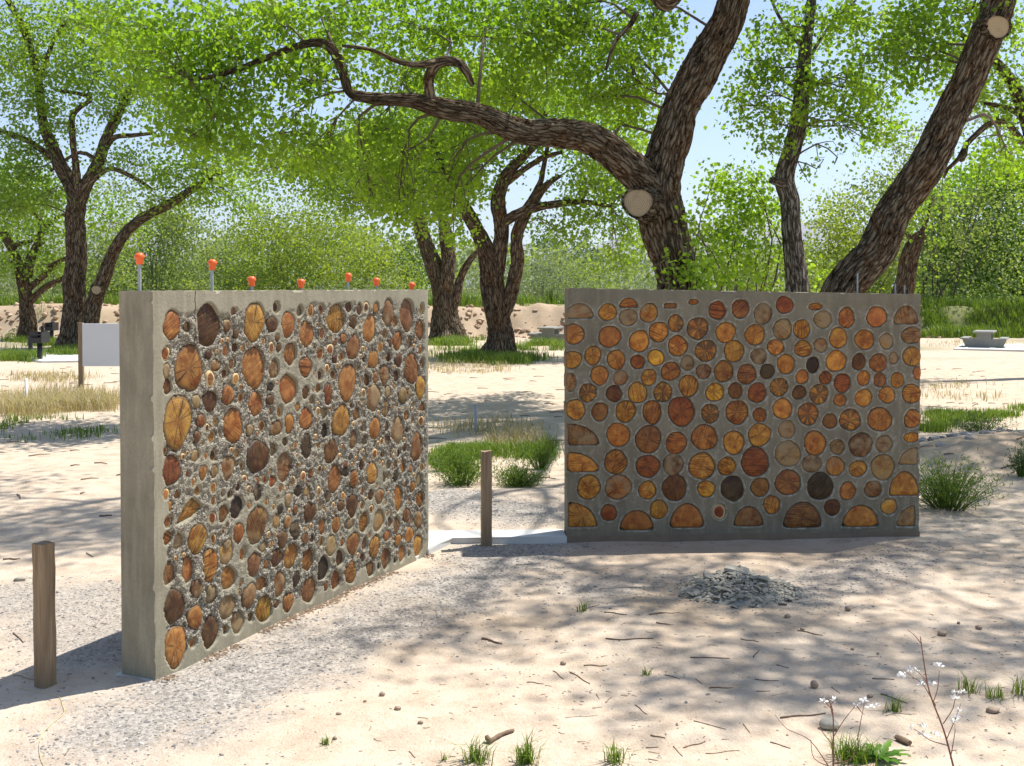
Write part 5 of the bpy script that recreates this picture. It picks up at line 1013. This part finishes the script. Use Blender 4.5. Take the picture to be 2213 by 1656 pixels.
dry_weed('tall dry reddish weed with white seed heads at the lower right', 3.62,
         [[(2068, 1700), (2060, 1655), (2040, 1580), (2010, 1500), (1998, 1440), (1989, 1376)], [(2050, 1612), (2010, 1600), (1990, 1585), (1975, 1575)], [(2038, 1565), (2060, 1530), (2066, 1500), (2080, 1480)], [(2022, 1525), (1995, 1480), (1975, 1465), (1955, 1450)], [(2016, 1520), (2026, 1490), (2030, 1450)], [(2045, 1600), (2062, 1560), (2070, 1540), (2077, 1520)], [(2054, 1640), (2064, 1580), (2062, 1560)], [(1990, 1390), (1975, 1372), (1961, 1362)], [(2010, 1505), (2000, 1470), (1970, 1440)]],
         [(1953, 1455), (1948, 1462), (1968, 1448), (1980, 1452), (2031, 1440), (2026, 1437), (1990, 1478), (2015, 1476), (2066, 1497), (2080, 1495), (2064, 1510), (2076, 1538), (2066, 1550), (2062, 1560), (1995, 1570), (1993, 1588), (2005, 1595), (2028, 1590), (1972, 1574), (2020, 1585)], 11)
dry_weed('shorter dry weed with bare branches in front of the grey rock', 3.55,
         [[(1802, 1720), (1801, 1655), (1801, 1600), (1801, 1560), (1798, 1530), (1790, 1512)], [(1803, 1590), (1825, 1555), (1850, 1524)], [(1802, 1615), (1776, 1580), (1770, 1572)], [(1800, 1535), (1784, 1518), (1780, 1515)], [(1799, 1545), (1795, 1525), (1803, 1516)], [(1853, 1600), (1860, 1560), (1868, 1520)], [(1801, 1650), (1840, 1640), (1853, 1605)], [(1790, 1655), (1750, 1600), (1700, 1575), (1675, 1545)], [(1800, 1660), (1760, 1640), (1752, 1600)], [(1851, 1525), (1862, 1540), (1868, 1545)]],
         [(1851, 1523), (1868, 1515), (1880, 1528), (1780, 1516), (1803, 1514), (1892, 1524)], 12)

# gravel
ico = np.array([(-1, 1.618, 0), (1, 1.618, 0), (-1, -1.618, 0), (1, -1.618, 0), (0, -1, 1.618), (0, 1, 1.618), (0, -1, -1.618), (0, 1, -1.618), (1.618, 0, -1), (1.618, 0, 1), (-1.618, 0, -1), (-1.618, 0, 1)]) / 1.9
icoT = np.array([(0, 11, 5), (0, 5, 1), (0, 1, 7), (0, 7, 10), (0, 10, 11), (1, 5, 9), (5, 11, 4), (11, 10, 2), (10, 7, 6), (7, 1, 8), (3, 9, 4), (3, 4, 2), (3, 2, 6), (3, 6, 8), (3, 8, 9), (4, 9, 5), (2, 4, 11), (6, 2, 10), (8, 6, 7), (9, 8, 1)])
def pebbles(X, Yv, size, seed, flat=.6):
    r = np.random.default_rng(seed); n = len(X); a = r.uniform(0, 6.283, n); sc = np.stack([size * r.uniform(.7, 1.5, n), size * r.uniform(.6, 1.1, n), size * r.uniform(.4, 1.0, n) * flat], -1)
    P = ico[None] * (1 + r.uniform(-.28, .28, (n, 12, 1))) * sc[:, None, :]; c, s = np.cos(a)[:, None], np.sin(a)[:, None]
    x = P[..., 0] * c - P[..., 1] * s; y = P[..., 0] * s + P[..., 1] * c
    V = np.stack([x + X[:, None], y + Yv[:, None], P[..., 2] + (gh(X, Yv) + sc[:, 2] * .15)[:, None]], -1).reshape(-1, 3)
    T = (icoT[None] + (np.arange(n) * 12)[:, None, None]).reshape(-1, 3); me = np_mesh('gravel', V, None, T); t = np.repeat(r.random(n), 20); fattr(me, 'tint', t, 'FACE'); return me
def inside(X, Yv):
    bad = np.zeros(len(X), bool)
    for w, e in ((LW, .004), (RW, .02)):
        d = np.stack([X - w.A[0], Yv - w.A[1]], -1); u = d @ w.u[:2]; v = d @ w.n[:2]; bad |= (u > -e) & (u < w.L + e) & (v < e) & (v > -w.th - e)
    for a_, b_ in ((lf, lb_), (rf_, rb_)):
        u_ = uL if a_ is lf else uR; lo, hi = (LW.L - .1, LW.L + .62) if a_ is lf else (-.95, RW.L + .1); d = np.stack([X - a_[0], Yv - a_[1]], -1); nn = nL if a_ is lf else nR
        bad |= (d @ u_ > lo) & (d @ u_ < hi) & (d @ nn < .01) & (d @ nn > -.28)
    return bad
r = np.random.default_rng(501); n = 150000
X = r.uniform(-3.0, 3.9, n); Yv = r.uniform(3.4, 9.4, n) ; m = gravel_mask(X, Yv); keep = (r.random(n) < np.maximum(m * .8, .05 * (noise(X * 2, Yv * 2, seed=88) > .55))) & ~inside(X, Yv); X, Yv = X[keep][:24000], Yv[keep][:24000]; print('pebbles', keep.sum())
tag(obj('gravel', pebbles(X, Yv, r.uniform(.0022, .006, len(X)) * r.choice([.8, 1, 1, 1, 1.7], len(X)), 502), M['pebble']), 'loose crushed grey gravel spread between and around the walls', 'gravel', kind='stuff')
n = 2200; X = r.uniform(-2.2, 4.2, n); Yv = r.uniform(3.5, 8.5, n); keep = ~inside(X, Yv); X, Yv = X[keep], Yv[keep]
tag(obj('pebbles', pebbles(X, Yv, r.uniform(.002, .0065, len(X)), 503), M['stone']), 'tiny pebbles strewn over the sand', 'pebbles', kind='stuff')
# twig litter too small to pick out
mb = MB(); n = 1900
X = r.uniform(-2.6, 4.2, n); Yv = r.uniform(3.5, 8.8, n); k = noise(X * 1.1, Yv * 1.1, seed=77); keep = (~inside(X, Yv)) & (r.random(n) < sstep(.35, .7, k + .25 * sstep(-.5, 1.5, X))); X, Yv = X[keep], Yv[keep]
for x, y in zip(X, Yv):
    a = r.normal() * .7; L = r.uniform(.008, .03) * r.choice([.6, 1, 1, 1.8]); d = np.array([math.cos(a), math.sin(a), 0]) * L; z = gz(x, y) + .002; c = np.array([x, y, z]); m_ = c + d * .5 + r.normal(size=3) * [L * .12, L * .12, .001]; mb.tube([c, m_, c + d], [.0013, .0011, .0007], 4, False)
tag(obj('twig_litter', mb.mesh('twig_litter'), M['stick']), 'fine twig litter scattered over the sand', 'litter', kind='stuff')
mb = MB(); n = 420; X = r.uniform(-9, 9, n); Yv = r.uniform(8.5, 24, n); keep = ~inside(X, Yv)
for x, y in zip(X[keep], Yv[keep]):
    a = r.normal() * .6; L = r.uniform(.05, .25); d = np.array([math.cos(a), math.sin(a), 0]) * L; c = np.array([x, y, gz(x, y) + .006]); e = c + d; e[2] = gz(e[0], e[1]) + .006; mb.tube([c, (c + e) / 2 + [0, L * .1, .004], e], [.006, .005, .003], 4, False)
tag(obj('twig_litter', mb.mesh('twig_litter'), M['stick']), 'fallen twigs littering the sand toward the trees', 'litter', kind='stuff')

# dark debris gathered along the foot of the left wall
n = 1500; u = r.uniform(0, LW.L, n); v = np.abs(r.normal(size=n)) * .028 + .004; X = LW.A[0] + LW.u[0] * u + LW.n[0] * v; Yv = LW.A[1] + LW.u[1] * u + LW.n[1] * v
keep = noise(u * 5, u * 0, seed=89) > .38; tag(obj('wall_foot_debris', pebbles(X[keep], Yv[keep], r.uniform(.002, .009, keep.sum()), 504, .7), M['stick']), 'dark bark crumbs and debris along the foot of the capped wall', 'debris', kind='stuff')
# single sticks (end points in photo pixels)
Z2, Z3, Z1 = (700, 1150, .3345), (1400, 1150, .3675), (0, 1100, .336)
TW = 'thin dry twig lying on the dappled sand'; BT = 'thin bleached twig lying on the dappled sand'
st = [(Z2, 1020, 685, 1150, 715, 9, 0, 'thick dark stick on the shaded gravel edge'), (Z2, 1780, 375, 2200, 350, 5, 1, 'long thin pale stick in front of the right wall'), (Z2, 1550, 255, 1600, 240, 5, 1, 0), (Z2, 1820, 690, 2130, 700, 6, 0, 'long crooked dark stick in the tree shade'), (Z2, 2100, 540, 2212, 525, 5, 0, 0), (Z2, 1810, 530, 1960, 545, 5, 0, 0), (Z2, 1680, 860, 1830, 855, 5, 0, 0), (Z2, 1480, 895, 1550, 945, 4, 0, 0), (Z2, 1590, 905, 1720, 970, 5, 0, 0), (Z2, 1310, 970, 1420, 980, 4, 0, 0), (Z2, 1560, 1215, 1770, 1185, 3, 1, 0), (Z2, 2010, 1115, 2090, 1175, 4, 0, 0), (Z2, 2000, 1225, 2060, 1215, 3, 1, 0), (Z2, 2110, 1325, 2205, 1340, 6, 0, 0), (Z2, 2080, 1395, 2160, 1390, 5, 0, 0), (Z2, 1210, 820, 1260, 775, 4, 1, 0), (Z2, 1570, 720, 1610, 680, 4, 1, 0), (Z2, 550, 1430, 590, 1470, 4, 0, 0), (Z2, 1760, 1040, 1780, 1075, 3, 0, 0), (Z2, 1820, 1100, 1860, 1060, 3, 0, 0), (Z2, 1300, 240, 1400, 235, 5, 1, 0), (Z2, 1700, 500, 1780, 470, 3, 0, 0), (Z2, 1240, 215, 1400, 205, 7, 1, 'pale crooked stick beside the middle post'),
      (Z3, 780, 1085, 1045, 1055, 8, 0, 'long reddish brown stick behind the grey rock'), (Z3, 1320, 858, 1450, 860, 5, 0, 0), (Z3, 1155, 715, 1270, 716, 4, 1, 0), (Z3, 1370, 945, 1530, 1000, 5, 0, 0), (Z3, 545, 635, 655, 655, 4, 0, 0), (Z3, 880, 580, 1030, 610, 5, 0, 0), (Z3, 250, 740, 480, 745, 5, 0, 0), (Z3, 755, 780, 830, 795, 4, 0, 0), (Z3, 720, 1235, 840, 1262, 5, 0, 0), (Z3, 1400, 1070, 1580, 1065, 4, 1, 0), (Z3, 270, 1120, 460, 1165, 4, 0, 0), (Z3, 210, 1270, 340, 1235, 5, 0, 0), (Z3, 150, 1260, 205, 1325, 4, 0, 0), (Z3, 0, 1345, 60, 1355, 4, 0, 0), (Z3, 50, 540, 130, 555, 6, 0, 0), (Z3, 20, 490, 190, 470, 4, 0, 0), (Z3, 620, 740, 655, 700, 5, 0, 0), (Z3, 100, 840, 190, 870, 4, 0, 0), (Z3, 280, 860, 320, 890, 3, 0, 0), (Z3, 640, 930, 720, 930, 4, 0, 0), (Z3, 360, 915, 500, 910, 5, 0, 0), (Z3, 630, 860, 770, 875, 4, 0, 0), (Z3, 1280, 835, 1320, 828, 3, 1, 0), (Z3, 1080, 910, 1130, 940, 3, 0, 0), (Z3, 730, 955, 820, 945, 3, 1, 0), (Z3, 560, 1130, 600, 1180, 4, 0, 0), (Z3, 340, 1305, 540, 1290, 4, 0, 0),
      (Z1, 85, 1078, 228, 1118, 9, 1, 'pale curved stick lying beside the near post'), (Z1, 85, 805, 150, 860, 6, 0, 'short grey stick left of the near post'), (Z1, 20, 330, 130, 325, 8, 0, 0), (Z1, 560, 290, 600, 320, 8, 1, 0), (Z1, 415, 1590, 450, 1545, 4, 0, 0), (Z1, 640, 60, 720, 55, 8, 0, 0)]
for (ox, oy, sc), x0, y0, x1, y1, w, pale, lab in st:
    a = gpt(ox + x0 * sc, oy + y0 * sc); c = gpt(ox + x1 * sc, oy + y1 * sc); rad = max(.0018, w * .36 * a[1] / F_PX * .8)
    L = np.linalg.norm(c - a); P = [a, a * .66 + c * .34, a * .33 + c * .67, c]; P = [np.array([p[0], p[1], gz(p[0], p[1]) + rad * .8]) for p in P]
    for q in (1, 2): P[q] = P[q] + np.array([0, 1, 0]) * r.normal() * .05 * L
    cc = catmull(np.array(P), max(L / 10, .01)); V, Q, T, _ = tube_geo(cc - P[0], np.linspace(rad, rad * .55, len(cc)) * (1 + .15 * np.sin(np.arange(len(cc)) * 2.1)), 7)
    t_ = tag(obj('stick', np_mesh('stick', V, Q, T, True), M['pale_stick' if pale else 'stick'], None, tuple(P[0])), lab or (BT if pale else TW), 'stick', 'dry sticks on the sand')
# the broken stick with a knob, and a chunk of bark
def knob_stick():
    a, c = gpt(1056, 1613), gpt(1110, 1589); rad = .0085
    for p in (a, c): p[2] = gz(p[0], p[1]) + rad * .8
    mb = MB(); cc = catmull(np.array([a, (a + c) / 2 + [0, .01, .002], c]), .012) - a; mb.tube(cc, np.linspace(rad, rad * .72, len(cc)) * (1 + .1 * np.sin(np.arange(len(cc)) * 1.7)), 9)
    mb.tube(np.array([[.004, .004, 0], [-.004, .012, .008], [-.008, .018, .016]]), [rad * 1.1, rad * 1.15, rad * .8], 8)
    tag(obj('stick', mb.mesh('stick', True), M['stick'], None, tuple(a)), 'stout broken stick with a knob above the spiky grass tuft', 'stick', 'dry sticks on the sand')
knob_stick()
a, c = gpt(1938, 1594), gpt(1966, 1608); mb = MB(); a[2] = gz(a[0], a[1]) + .010; c[2] = gz(c[0], c[1]) + .010; V, Q, T, _ = tube_geo(np.array([a, (a + c) / 2, c]) - a, [.012, .014, .011], 9); V[:, 2] *= .8
tag(obj('bark_chunk', np_mesh('bark_chunk', V, Q, T), M['stick'], None, tuple(a)), 'short thick chunk of dark wood by the broad leaved weed', 'wood chunk')

# stones
def stone(label, px, py, rx, hz, seed, mat='stone', name='stone', sub=2):
    g = gpt(px, py); k = g[1] / F_PX; z = gz(g[0], g[1]); bm = bmesh.new(); bmesh.ops.create_icosphere(bm, subdivisions=sub, radius=1)
    v = np.array([x.co[:] for x in bm.verts]); d = .75 + .5 * noise(v[:, 0] * 1.3 + seed, v[:, 1] * 1.3, v[:, 2] * 1.3, seed) + .16 * noise(v[:, 0] * 4, v[:, 1] * 4 + seed, v[:, 2] * 4, seed)
    v = v * d[:, None] * [rx * k, rx * k * .8, hz * k]; lo = v[:, 2].min()
    for q, x in zip(v, bm.verts): x.co = q
    me = bpy.data.meshes.new(name); bm.to_mesh(me); bm.free(); me.polygons.foreach_set('use_smooth', np.ones(len(me.polygons), bool))
    return tag(obj(name, me, M[mat], None, (g[0], g[1] + rx * k * .5, z - lo * .72)), label, 'stone', 'stones lying on the sand')
stone('grey white rock behind the shorter dry weed', 1795, 1572, 19, 12, 3, 'rubble', sub=3)
stone('round brown stone the size of an egg in the shade', 1761, 1489, 9, 9, 4)
S2 = 'small stone lying on the pale sand'
for i, (z, x, y, w, h) in enumerate([(Z3, 1310, 962, 8, 5), (Z3, 1735, 612, 12, 7), (Z3, 1950, 570, 9, 6), (Z3, 1180, 468, 8, 7), (Z3, 825, 502, 8, 6), (Z3, 1205, 688, 5, 4), (Z3, 1830, 540, 5, 4), (Z3, 910, 578, 6, 4), (Z3, 2130, 1170, 4, 3), (Z3, 1355, 708, 4, 3), (Z2, 1548, 855, 8, 6), (Z2, 375, 1062, 8, 6), (Z2, 475, 1172, 9, 5), (Z2, 95, 1196, 7, 4), (Z2, 625, 1268, 8, 5), (Z2, 70, 1356, 6, 5), (Z2, 265, 1110, 5, 4)]):
    stone(S2, z[0] + x * z[2], z[1] + y * z[2], w * .8, h * .75, 20 + i)
stone('flat reddish stone at the right edge of the sand', 1400 + 2030 * .3675, 1150 + 1058 * .3675, 13, 6, 50)
stone('flat pale stone behind the near post', 40, 1258, 12, 5, 51, 'rubble')
stone('crumbled red stone in the lower left corner', 30, 1648, 26, 9, 52, 'brickish') if 'brickish' in M else None

# yellow twine on the ground
P = [gpt(*p) for p in ((42, 1490), (75, 1498), (125, 1512), (135, 1530), (138, 1550), (110, 1575), (92, 1595), (85, 1620), (90, 1645), (105, 1665))]
P = [np.array([p[0], p[1], gz(p[0], p[1]) + .004]) for p in P]; cc = catmull(np.array(P), .02)
V, Q, T, _ = tube_geo(cc - P[0], np.full(len(cc), .0010), 5); tag(obj('twine', np_mesh('twine', V, Q, T, True), M['twine'], None, tuple(P[0])), 'thin yellow twine curling over the sand by the near post', 'twine')

# rubble pile
pc = gpt(1596, 1282); r = np.random.default_rng(601)
def pile_h(x, y): q = np.hypot((x - pc[0]) / .36, (y - pc[1] - .04) / .30); return .125 * np.clip(1 - q, 0, 1) ** 1.1
chunks = [(0.05, .10, .055, 'flat broken slab tilted at the top right of the rubble pile'), (-.02, .06, .06, 'square grey slab lying on top of the rubble pile'), (-.10, -.10, .05, 'broad rounded slab low on the front of the rubble pile'), (.12, 0, .045, 0)]
for i in range(125):
    q = math.sqrt(r.uniform(0, 1)) * 1.05; a = r.uniform(0, 6.283); chunks.append((math.cos(a) * q * .34, math.sin(a) * q * .28 + .03, r.uniform(.011, .034) * (1.1 - .3 * q), 0))
for i, (dx, dy, s, lab) in enumerate(chunks):
    x, y = pc[0] + dx, pc[1] + dy; n = r.integers(5, 8); a = np.sort(r.uniform(0, 6.283, n)) ; a = np.linspace(0, 6.283, n, endpoint=False) + r.uniform(-.35, .35, n)
    R = s * r.uniform(.65, 1.15, n); t = s * r.uniform(.18, .42); top = r.uniform(.75, .95)
    V = [[R[k] * math.cos(a[k]), R[k] * math.sin(a[k]), -t / 2] for k in range(n)] + [[R[k] * math.cos(a[k]) * top, R[k] * math.sin(a[k]) * top, t / 2 + r.uniform(-.1, .1) * t] for k in range(n)]
    V += [[0, 0, -t / 2], [0, 0, t / 2]]
    T = [[2 * n + 1, n + k, n + (k + 1) % n] for k in range(n)] + [[2 * n, (k + 1) % n, k] for k in range(n)]; Q = [[k, (k + 1) % n, n + (k + 1) % n, n + k] for k in range(n)]
    z = gz(x, y) + float(pile_h(x, y)) + s * .12
    o = tag(obj('concrete_chunk', np_mesh('concrete_chunk', V, Q, T), M['rubble'], None, (x, y, z)), lab or 'flat grey broken cement piece in the rubble pile', 'rubble', 'broken cement pieces of the rubble pile')
    o.rotation_euler = (r.normal() * .42, r.normal() * .42, r.uniform(0, 6.28))
n = 1500; a = r.uniform(0, 6.283, n); q = np.abs(r.normal(size=n)) * .75; X = pc[0] + np.cos(a) * q * .36; Yv = pc[1] + np.sin(a) * q * .27 + .03
me = pebbles(X, Yv, r.uniform(.004, .011, n), 602); v = np.zeros(len(me.vertices) * 3, np.float32); me.vertices.foreach_get('co', v); v = v.reshape(-1, 3); v[:, 2] += np.repeat(pile_h(X, Yv), 12); me.vertices.foreach_set('co', v.ravel())
tag(obj('rubble_crumbs', me, M['rubble']), 'small grey cement crumbs filling the rubble pile', 'rubble', kind='stuff')
xx, yy = np.meshgrid(np.linspace(-.4, .4, 30), np.linspace(-.34, .34, 26)); X, Yv = pc[0] + xx.ravel(), pc[1] + .04 + yy.ravel(); Z = gh(X, Yv) + pile_h(X, Yv) * .9 - .012
ii = (np.arange(25)[:, None] * 30 + np.arange(29)[None]).ravel(); tag(obj('rubble_heap', np_mesh('rubble_heap', np.stack([X, Yv, Z], -1), np.stack([ii, ii + 1, ii + 31, ii + 30], -1), None, True), M['rubble']), 'fine grey cement dust heaped under the rubble pieces', 'rubble', kind='stuff')

# ------------------------------------------------------------------ posts, board, grills, tables
def post(label, px, py, px_top, w, h, rot, lean, seed):
    g = gpt(px, py); g[2] = gz(g[0], g[1]); bm = bmesh.new(); n = 14; rr = np.random.default_rng(seed); hw = w / 2; ring = []
    pts = [(-1, -1), (-.5, -1.01), (0, -.995), (.5, -1.01), (1, -1), (1.01, -.5), (1, 0), (1.01, .5), (1, 1), (.5, 1.01), (0, 1), (-.5, 1.01), (-1, 1), (-1.01, .5), (-.99, 0), (-1.01, -.5)]
    mb = MB(); V = []
    for i in range(n + 1):
        t = i / n; z = -.15 + (h + .15) * t
        for k, (x, y) in enumerate(pts):
            f = .93 if k % 4 == 0 else 1; j = rr.normal() * .0009; V.append([x * hw * f + j + lean[0] * z, y * hw * f + j + lean[1] * z, z + (rr.normal() * .0015 if i == n else 0)])
    m = len(pts); Q = [[i * m + k, i * m + (k + 1) % m, (i + 1) * m + (k + 1) % m, (i + 1) * m + k] for i in range(n) for k in range(m)]
    V.append([lean[0] * h, lean[1] * h, h + .002]); T = [[n * m + k, n * m + (k + 1) % m, len(V) - 1] for k in range(m)]
    tag(obj('wooden_post', np_mesh('wooden_post', V, Q, T), M['post'], None, tuple(g), rot), label, 'post', 'short square wooden posts')
post('short square wooden post standing clear beside the concrete wall end', 98, 1486, 95, .064, .575, math.radians(-28), (-.006, 0), 1)
post('weathered split wooden post set at the footing between the walls', 1051, 1178, 1050, .064, .59, math.radians(12), (0, .0), 2)

# white board on wooden posts
g = gpt(176, 850); Y = g[1]; k = Y / F_PX; zt = at(176, 697, Y)[2]; root = thing('sign_board', 'blank white board on wooden posts behind the concrete wall end', 'sign', (g[0], g[1], gz(g[0], g[1])))
b = MB(); b.box(-.036, .036, -.03, .03, -.2, zt + .01, bev=.004); obj('post', b.mesh('post'), M['post'], root)
b = MB(); b.box(.95, 1.02, -.03, .03, -.2, zt - .02, bev=.004); obj('post', b.mesh('post'), M['post'], root)
b = MB(); b.box(.036, .98, -.045, -.032, at(0, 790, Y)[2], zt - .005, bev=.003); obj('panel', b.mesh('panel'), M['white'], root)
# pipe stakes
def stake(label, px, py, pyt, rad, mat, leanx=0.0):
    g = gpt(px, py); g[2] = gz(g[0], g[1]); h = at(px, pyt, g[1])[2] - g[2]; V = []
    prof = [(rad, -.1), (rad, h), (rad * .72, h), (rad * .7, h - .06), (0, h - .06)]; th = np.linspace(0, 6.2832, 14, endpoint=False)
    V = [[q * math.cos(t) + leanx * z, q * math.sin(t), z] for q, z in prof for t in th]; Q = [[i * 14 + j, i * 14 + (j + 1) % 14, i * 14 + 14 + (j + 1) % 14, i * 14 + 14 + j] for i in range(4) for j in range(14)]
    tag(obj('pipe_stake', np_mesh('pipe_stake', V, Q, None, True), M[mat], None, tuple(g)), label, 'stake')
stake('white plastic pipe stake in the dry grass', 57, 866, 818, .02, 'white')
stake('thin grey pipe stake in the grass gap between the walls', 1029, 936, 874, .015, 'steel', -.03)

# park grills on pads
def grill(label, px, py, hb, wbox, seed, pad, Yo=None):
    g = gpt(px, py); g[2] = gz(g[0], g[1]) + .03; root = thing('park_grill', label, 'grill', tuple(g)); b = MB(); b.tube([[0, 0, -.15], [0, 0, hb]], [.055, .055], 14); obj('post', b.mesh('post', True), M['black'], root)
    b = MB(); w, d = wbox / 2, .22                         # open fire box: floor, back and two sides, grate bars
    b.box(-w, w, -d, d, hb, hb + .02); b.box(-w, -w + .02, -d, d, hb + .02, hb + .24); b.box(w - .02, w, -d, d, hb + .02, hb + .24); b.box(-w + .02, w - .02, d - .02, d, hb + .02, hb + .24)
    b.box(-w + .02, w - .02, -d, -d + .02, hb + .02, hb + .12)
    for i in range(7): q = -w + .05 + i * (2 * w - .1) / 6; b.box(q - .006, q + .006, -d + .025, d - .025, hb + .17, hb + .182)
    obj('fire_box', b.mesh('fire_box'), M['black'], root)
def bollard(label, px, py, pyt):
    g = gpt(px, py); g[2] = gz(g[0], g[1]) + .03; h = at(px, pyt, g[1])[2] - g[2]; V = []; th = np.linspace(0, 6.2832, 16, endpoint=False); prof = [(.052, -.15), (.052, h - .03), (.046, h - .008), (.03, h), (0, h + .002)]
    V = [[q * math.cos(t), q * math.sin(t), z] for q, z in prof for t in th]; Q = [[i * 16 + j, i * 16 + (j + 1) % 16, i * 16 + 16 + (j + 1) % 16, i * 16 + 16 + j] for i in range(4) for j in range(16)]
    tag(obj('bollard', np_mesh('bollard', V, Q, None, True), M['black'], None, tuple(g)), label, 'post')
def padslab(label, c):
    P = [gpt(*q) for q in c]; z = max(gz(p[0], p[1]) for p in P) + .03; V = [[p[0], p[1], z - .2] for p in P] + [[p[0], p[1], z] for p in P]; n = len(P)
    bm = bmesh.new(); bv = [bm.verts.new(v) for v in V]; bm.faces.new(bv[n:]); bm.faces.new(bv[:n][::-1]); [bm.faces.new([bv[i], bv[(i + 1) % n], bv[n + (i + 1) % n], bv[n + i]]) for i in range(n)]
    bmesh.ops.recalc_face_normals(bm, faces=bm.faces); bmesh.ops.bevel(bm, geom=[e for e in bm.edges if all(v.co.z > z - .1 for v in e.verts)], offset=.012, segments=2, affect='EDGES')
    me = bpy.data.meshes.new('concrete_pad'); bm.to_mesh(me); bm.free(); tag(obj('concrete_pad', me, M['slab']), label, 'concrete pad')
padslab('pale concrete pad under the near black grill', ((58, 778), (90, 784), (260, 781), (260, 770), (62, 768)))
padslab('concrete pad under the table beside the grassy bank', ((2060, 757), (2300, 762), (2300, 748), (2080, 745)))
grill('black park grill on the pale concrete pad', 86, 779, .37, .27, 1, True)
bollard('black steel post at the corner of the pale concrete pad', 66, 769, 727)
grill('far black park grill in the grass near the bank', 112, 737, .30, .24, 2, False)
bollard('far black steel post beside the far grill', 92, 731, 704)

def picnic_table(label, px, py, wtop, rot, scale=1.0):
    g = gpt(px, py); g[2] = gz(g[0], g[1]) + .0; root = thing('picnic_table', label, 'table', tuple(g), rot, 'concrete picnic tables'); w = wtop / 2; root.scale = (.64, .64, .62)
    b = MB(); b.box(-w, w, -.40, .40, .66, .74, bev=.015); obj('table_top', b.mesh('table_top'), M['table'], root)
    for s in (-1, 1):
        b = MB(); b.box(-w, w, s * .72 - .15, s * .72 + .15, .39, .46, bev=.012); obj('bench_seat', b.mesh('bench_seat'), M['table'], root)
    for s in (-1, 1):
        x = s * w * .55; bm = bmesh.new(); prof = [(-.62, -.08), (.62, -.08), (.82, .39), (.28, .39), (.26, .66), (-.26, .66), (-.28, .39), (-.82, .39)]
        f = bm.faces.new([bm.verts.new((x - .08, y, z)) for y, z in prof]); e = bmesh.ops.extrude_face_region(bm, geom=[f]); bmesh.ops.translate(bm, verts=[v for v in e['geom'] if isinstance(v, bmesh.types.BMVert)], vec=(.16, 0, 0)); bmesh.ops.recalc_face_normals(bm, faces=bm.faces)
        me = bpy.data.meshes.new('leg'); bm.to_mesh(me); bm.free(); obj('leg', me, M['table'], root)
picnic_table('grey concrete picnic table with benches on the pad by the grassy bank', 2128, 753, 1.55, math.radians(62))
picnic_table('far grey concrete picnic table by the earth bank left of the log wall', 1190, 741, 1.6, math.radians(72))
# weathered logs lying on the bank
for lab, x0, y0, x1, y1, w in (('fallen grey log lying on the grassy bank under the bushy tree', 2030, 668, 2110, 662, 12), ('thin fallen log on the grassy bank beside the thicker one', 2060, 660, 2125, 650, 7)):
    a = at(x0, y0, 41); c = at(x1, y1, 41.6); a[2] = gz(a[0], a[1]) + .10; c[2] = gz(c[0], c[1]) + .12; V, Q, T, al, rd, _ = limb_geo([[*a, w * .0085], [*((a + c) / 2), w * .0085], [*c, w * .0065]], 14, .12, .02, x0, 0)
    mb = MB(); mb.add(V - a, Q, T, along=al, ridge=rd); tag(obj('fallen_log', mb.mesh('fallen_log', True), M['bark_grey'], None, tuple(a)), lab, 'log')
# lumps of earth on the bank
r = np.random.default_rng(701); n = 900; X = np.concatenate([r.uniform(-17, 3.5, n // 2), r.uniform(-17, 14, n - n // 2)]); Yv = r.uniform(34.8, 37.2, n)
me = pebbles(X, Yv, r.uniform(.03, .13, n), 702, .8); k_ = NT('dry earth clod'); k_.base(k_.ramp(k_.attr('tint'), [(0, (.27, .17, .105)), (1, (.52, .39, .28))])); tag(obj('earth_clods', me, k_.m), 'dry earth clods along the foot of the bank', 'earth', kind='stuff')
n = 260; X = 4.7 + r.normal(size=n) * .5; Yv = 10.9 + r.normal(size=n) * .22; tag(obj('earth_clods', pebbles(X, Yv, r.uniform(.015, .05, n), 703, .8), M['pebble']), 'grey gravel heaped on the dirt hump past the right wall', 'gravel', kind='stuff')

# ------------------------------------------------------------------ air
b = MB(); b.box(-9500, 9500, -60, 9300, -8, 620); k = NT('haze'); k.N.remove(k.p); pv = k.n('VolumePrincipled'); pv.inputs['Density'].default_value = 0.00011; pv.inputs['Color'].default_value = (.80, .88, 1, 1); pv.inputs['Anisotropy'].default_value = 0.2
k.L.new(pv.outputs[0], k.out.inputs['Volume']); tag(obj('haze', b.mesh('haze'), k.m), kind='stuff')
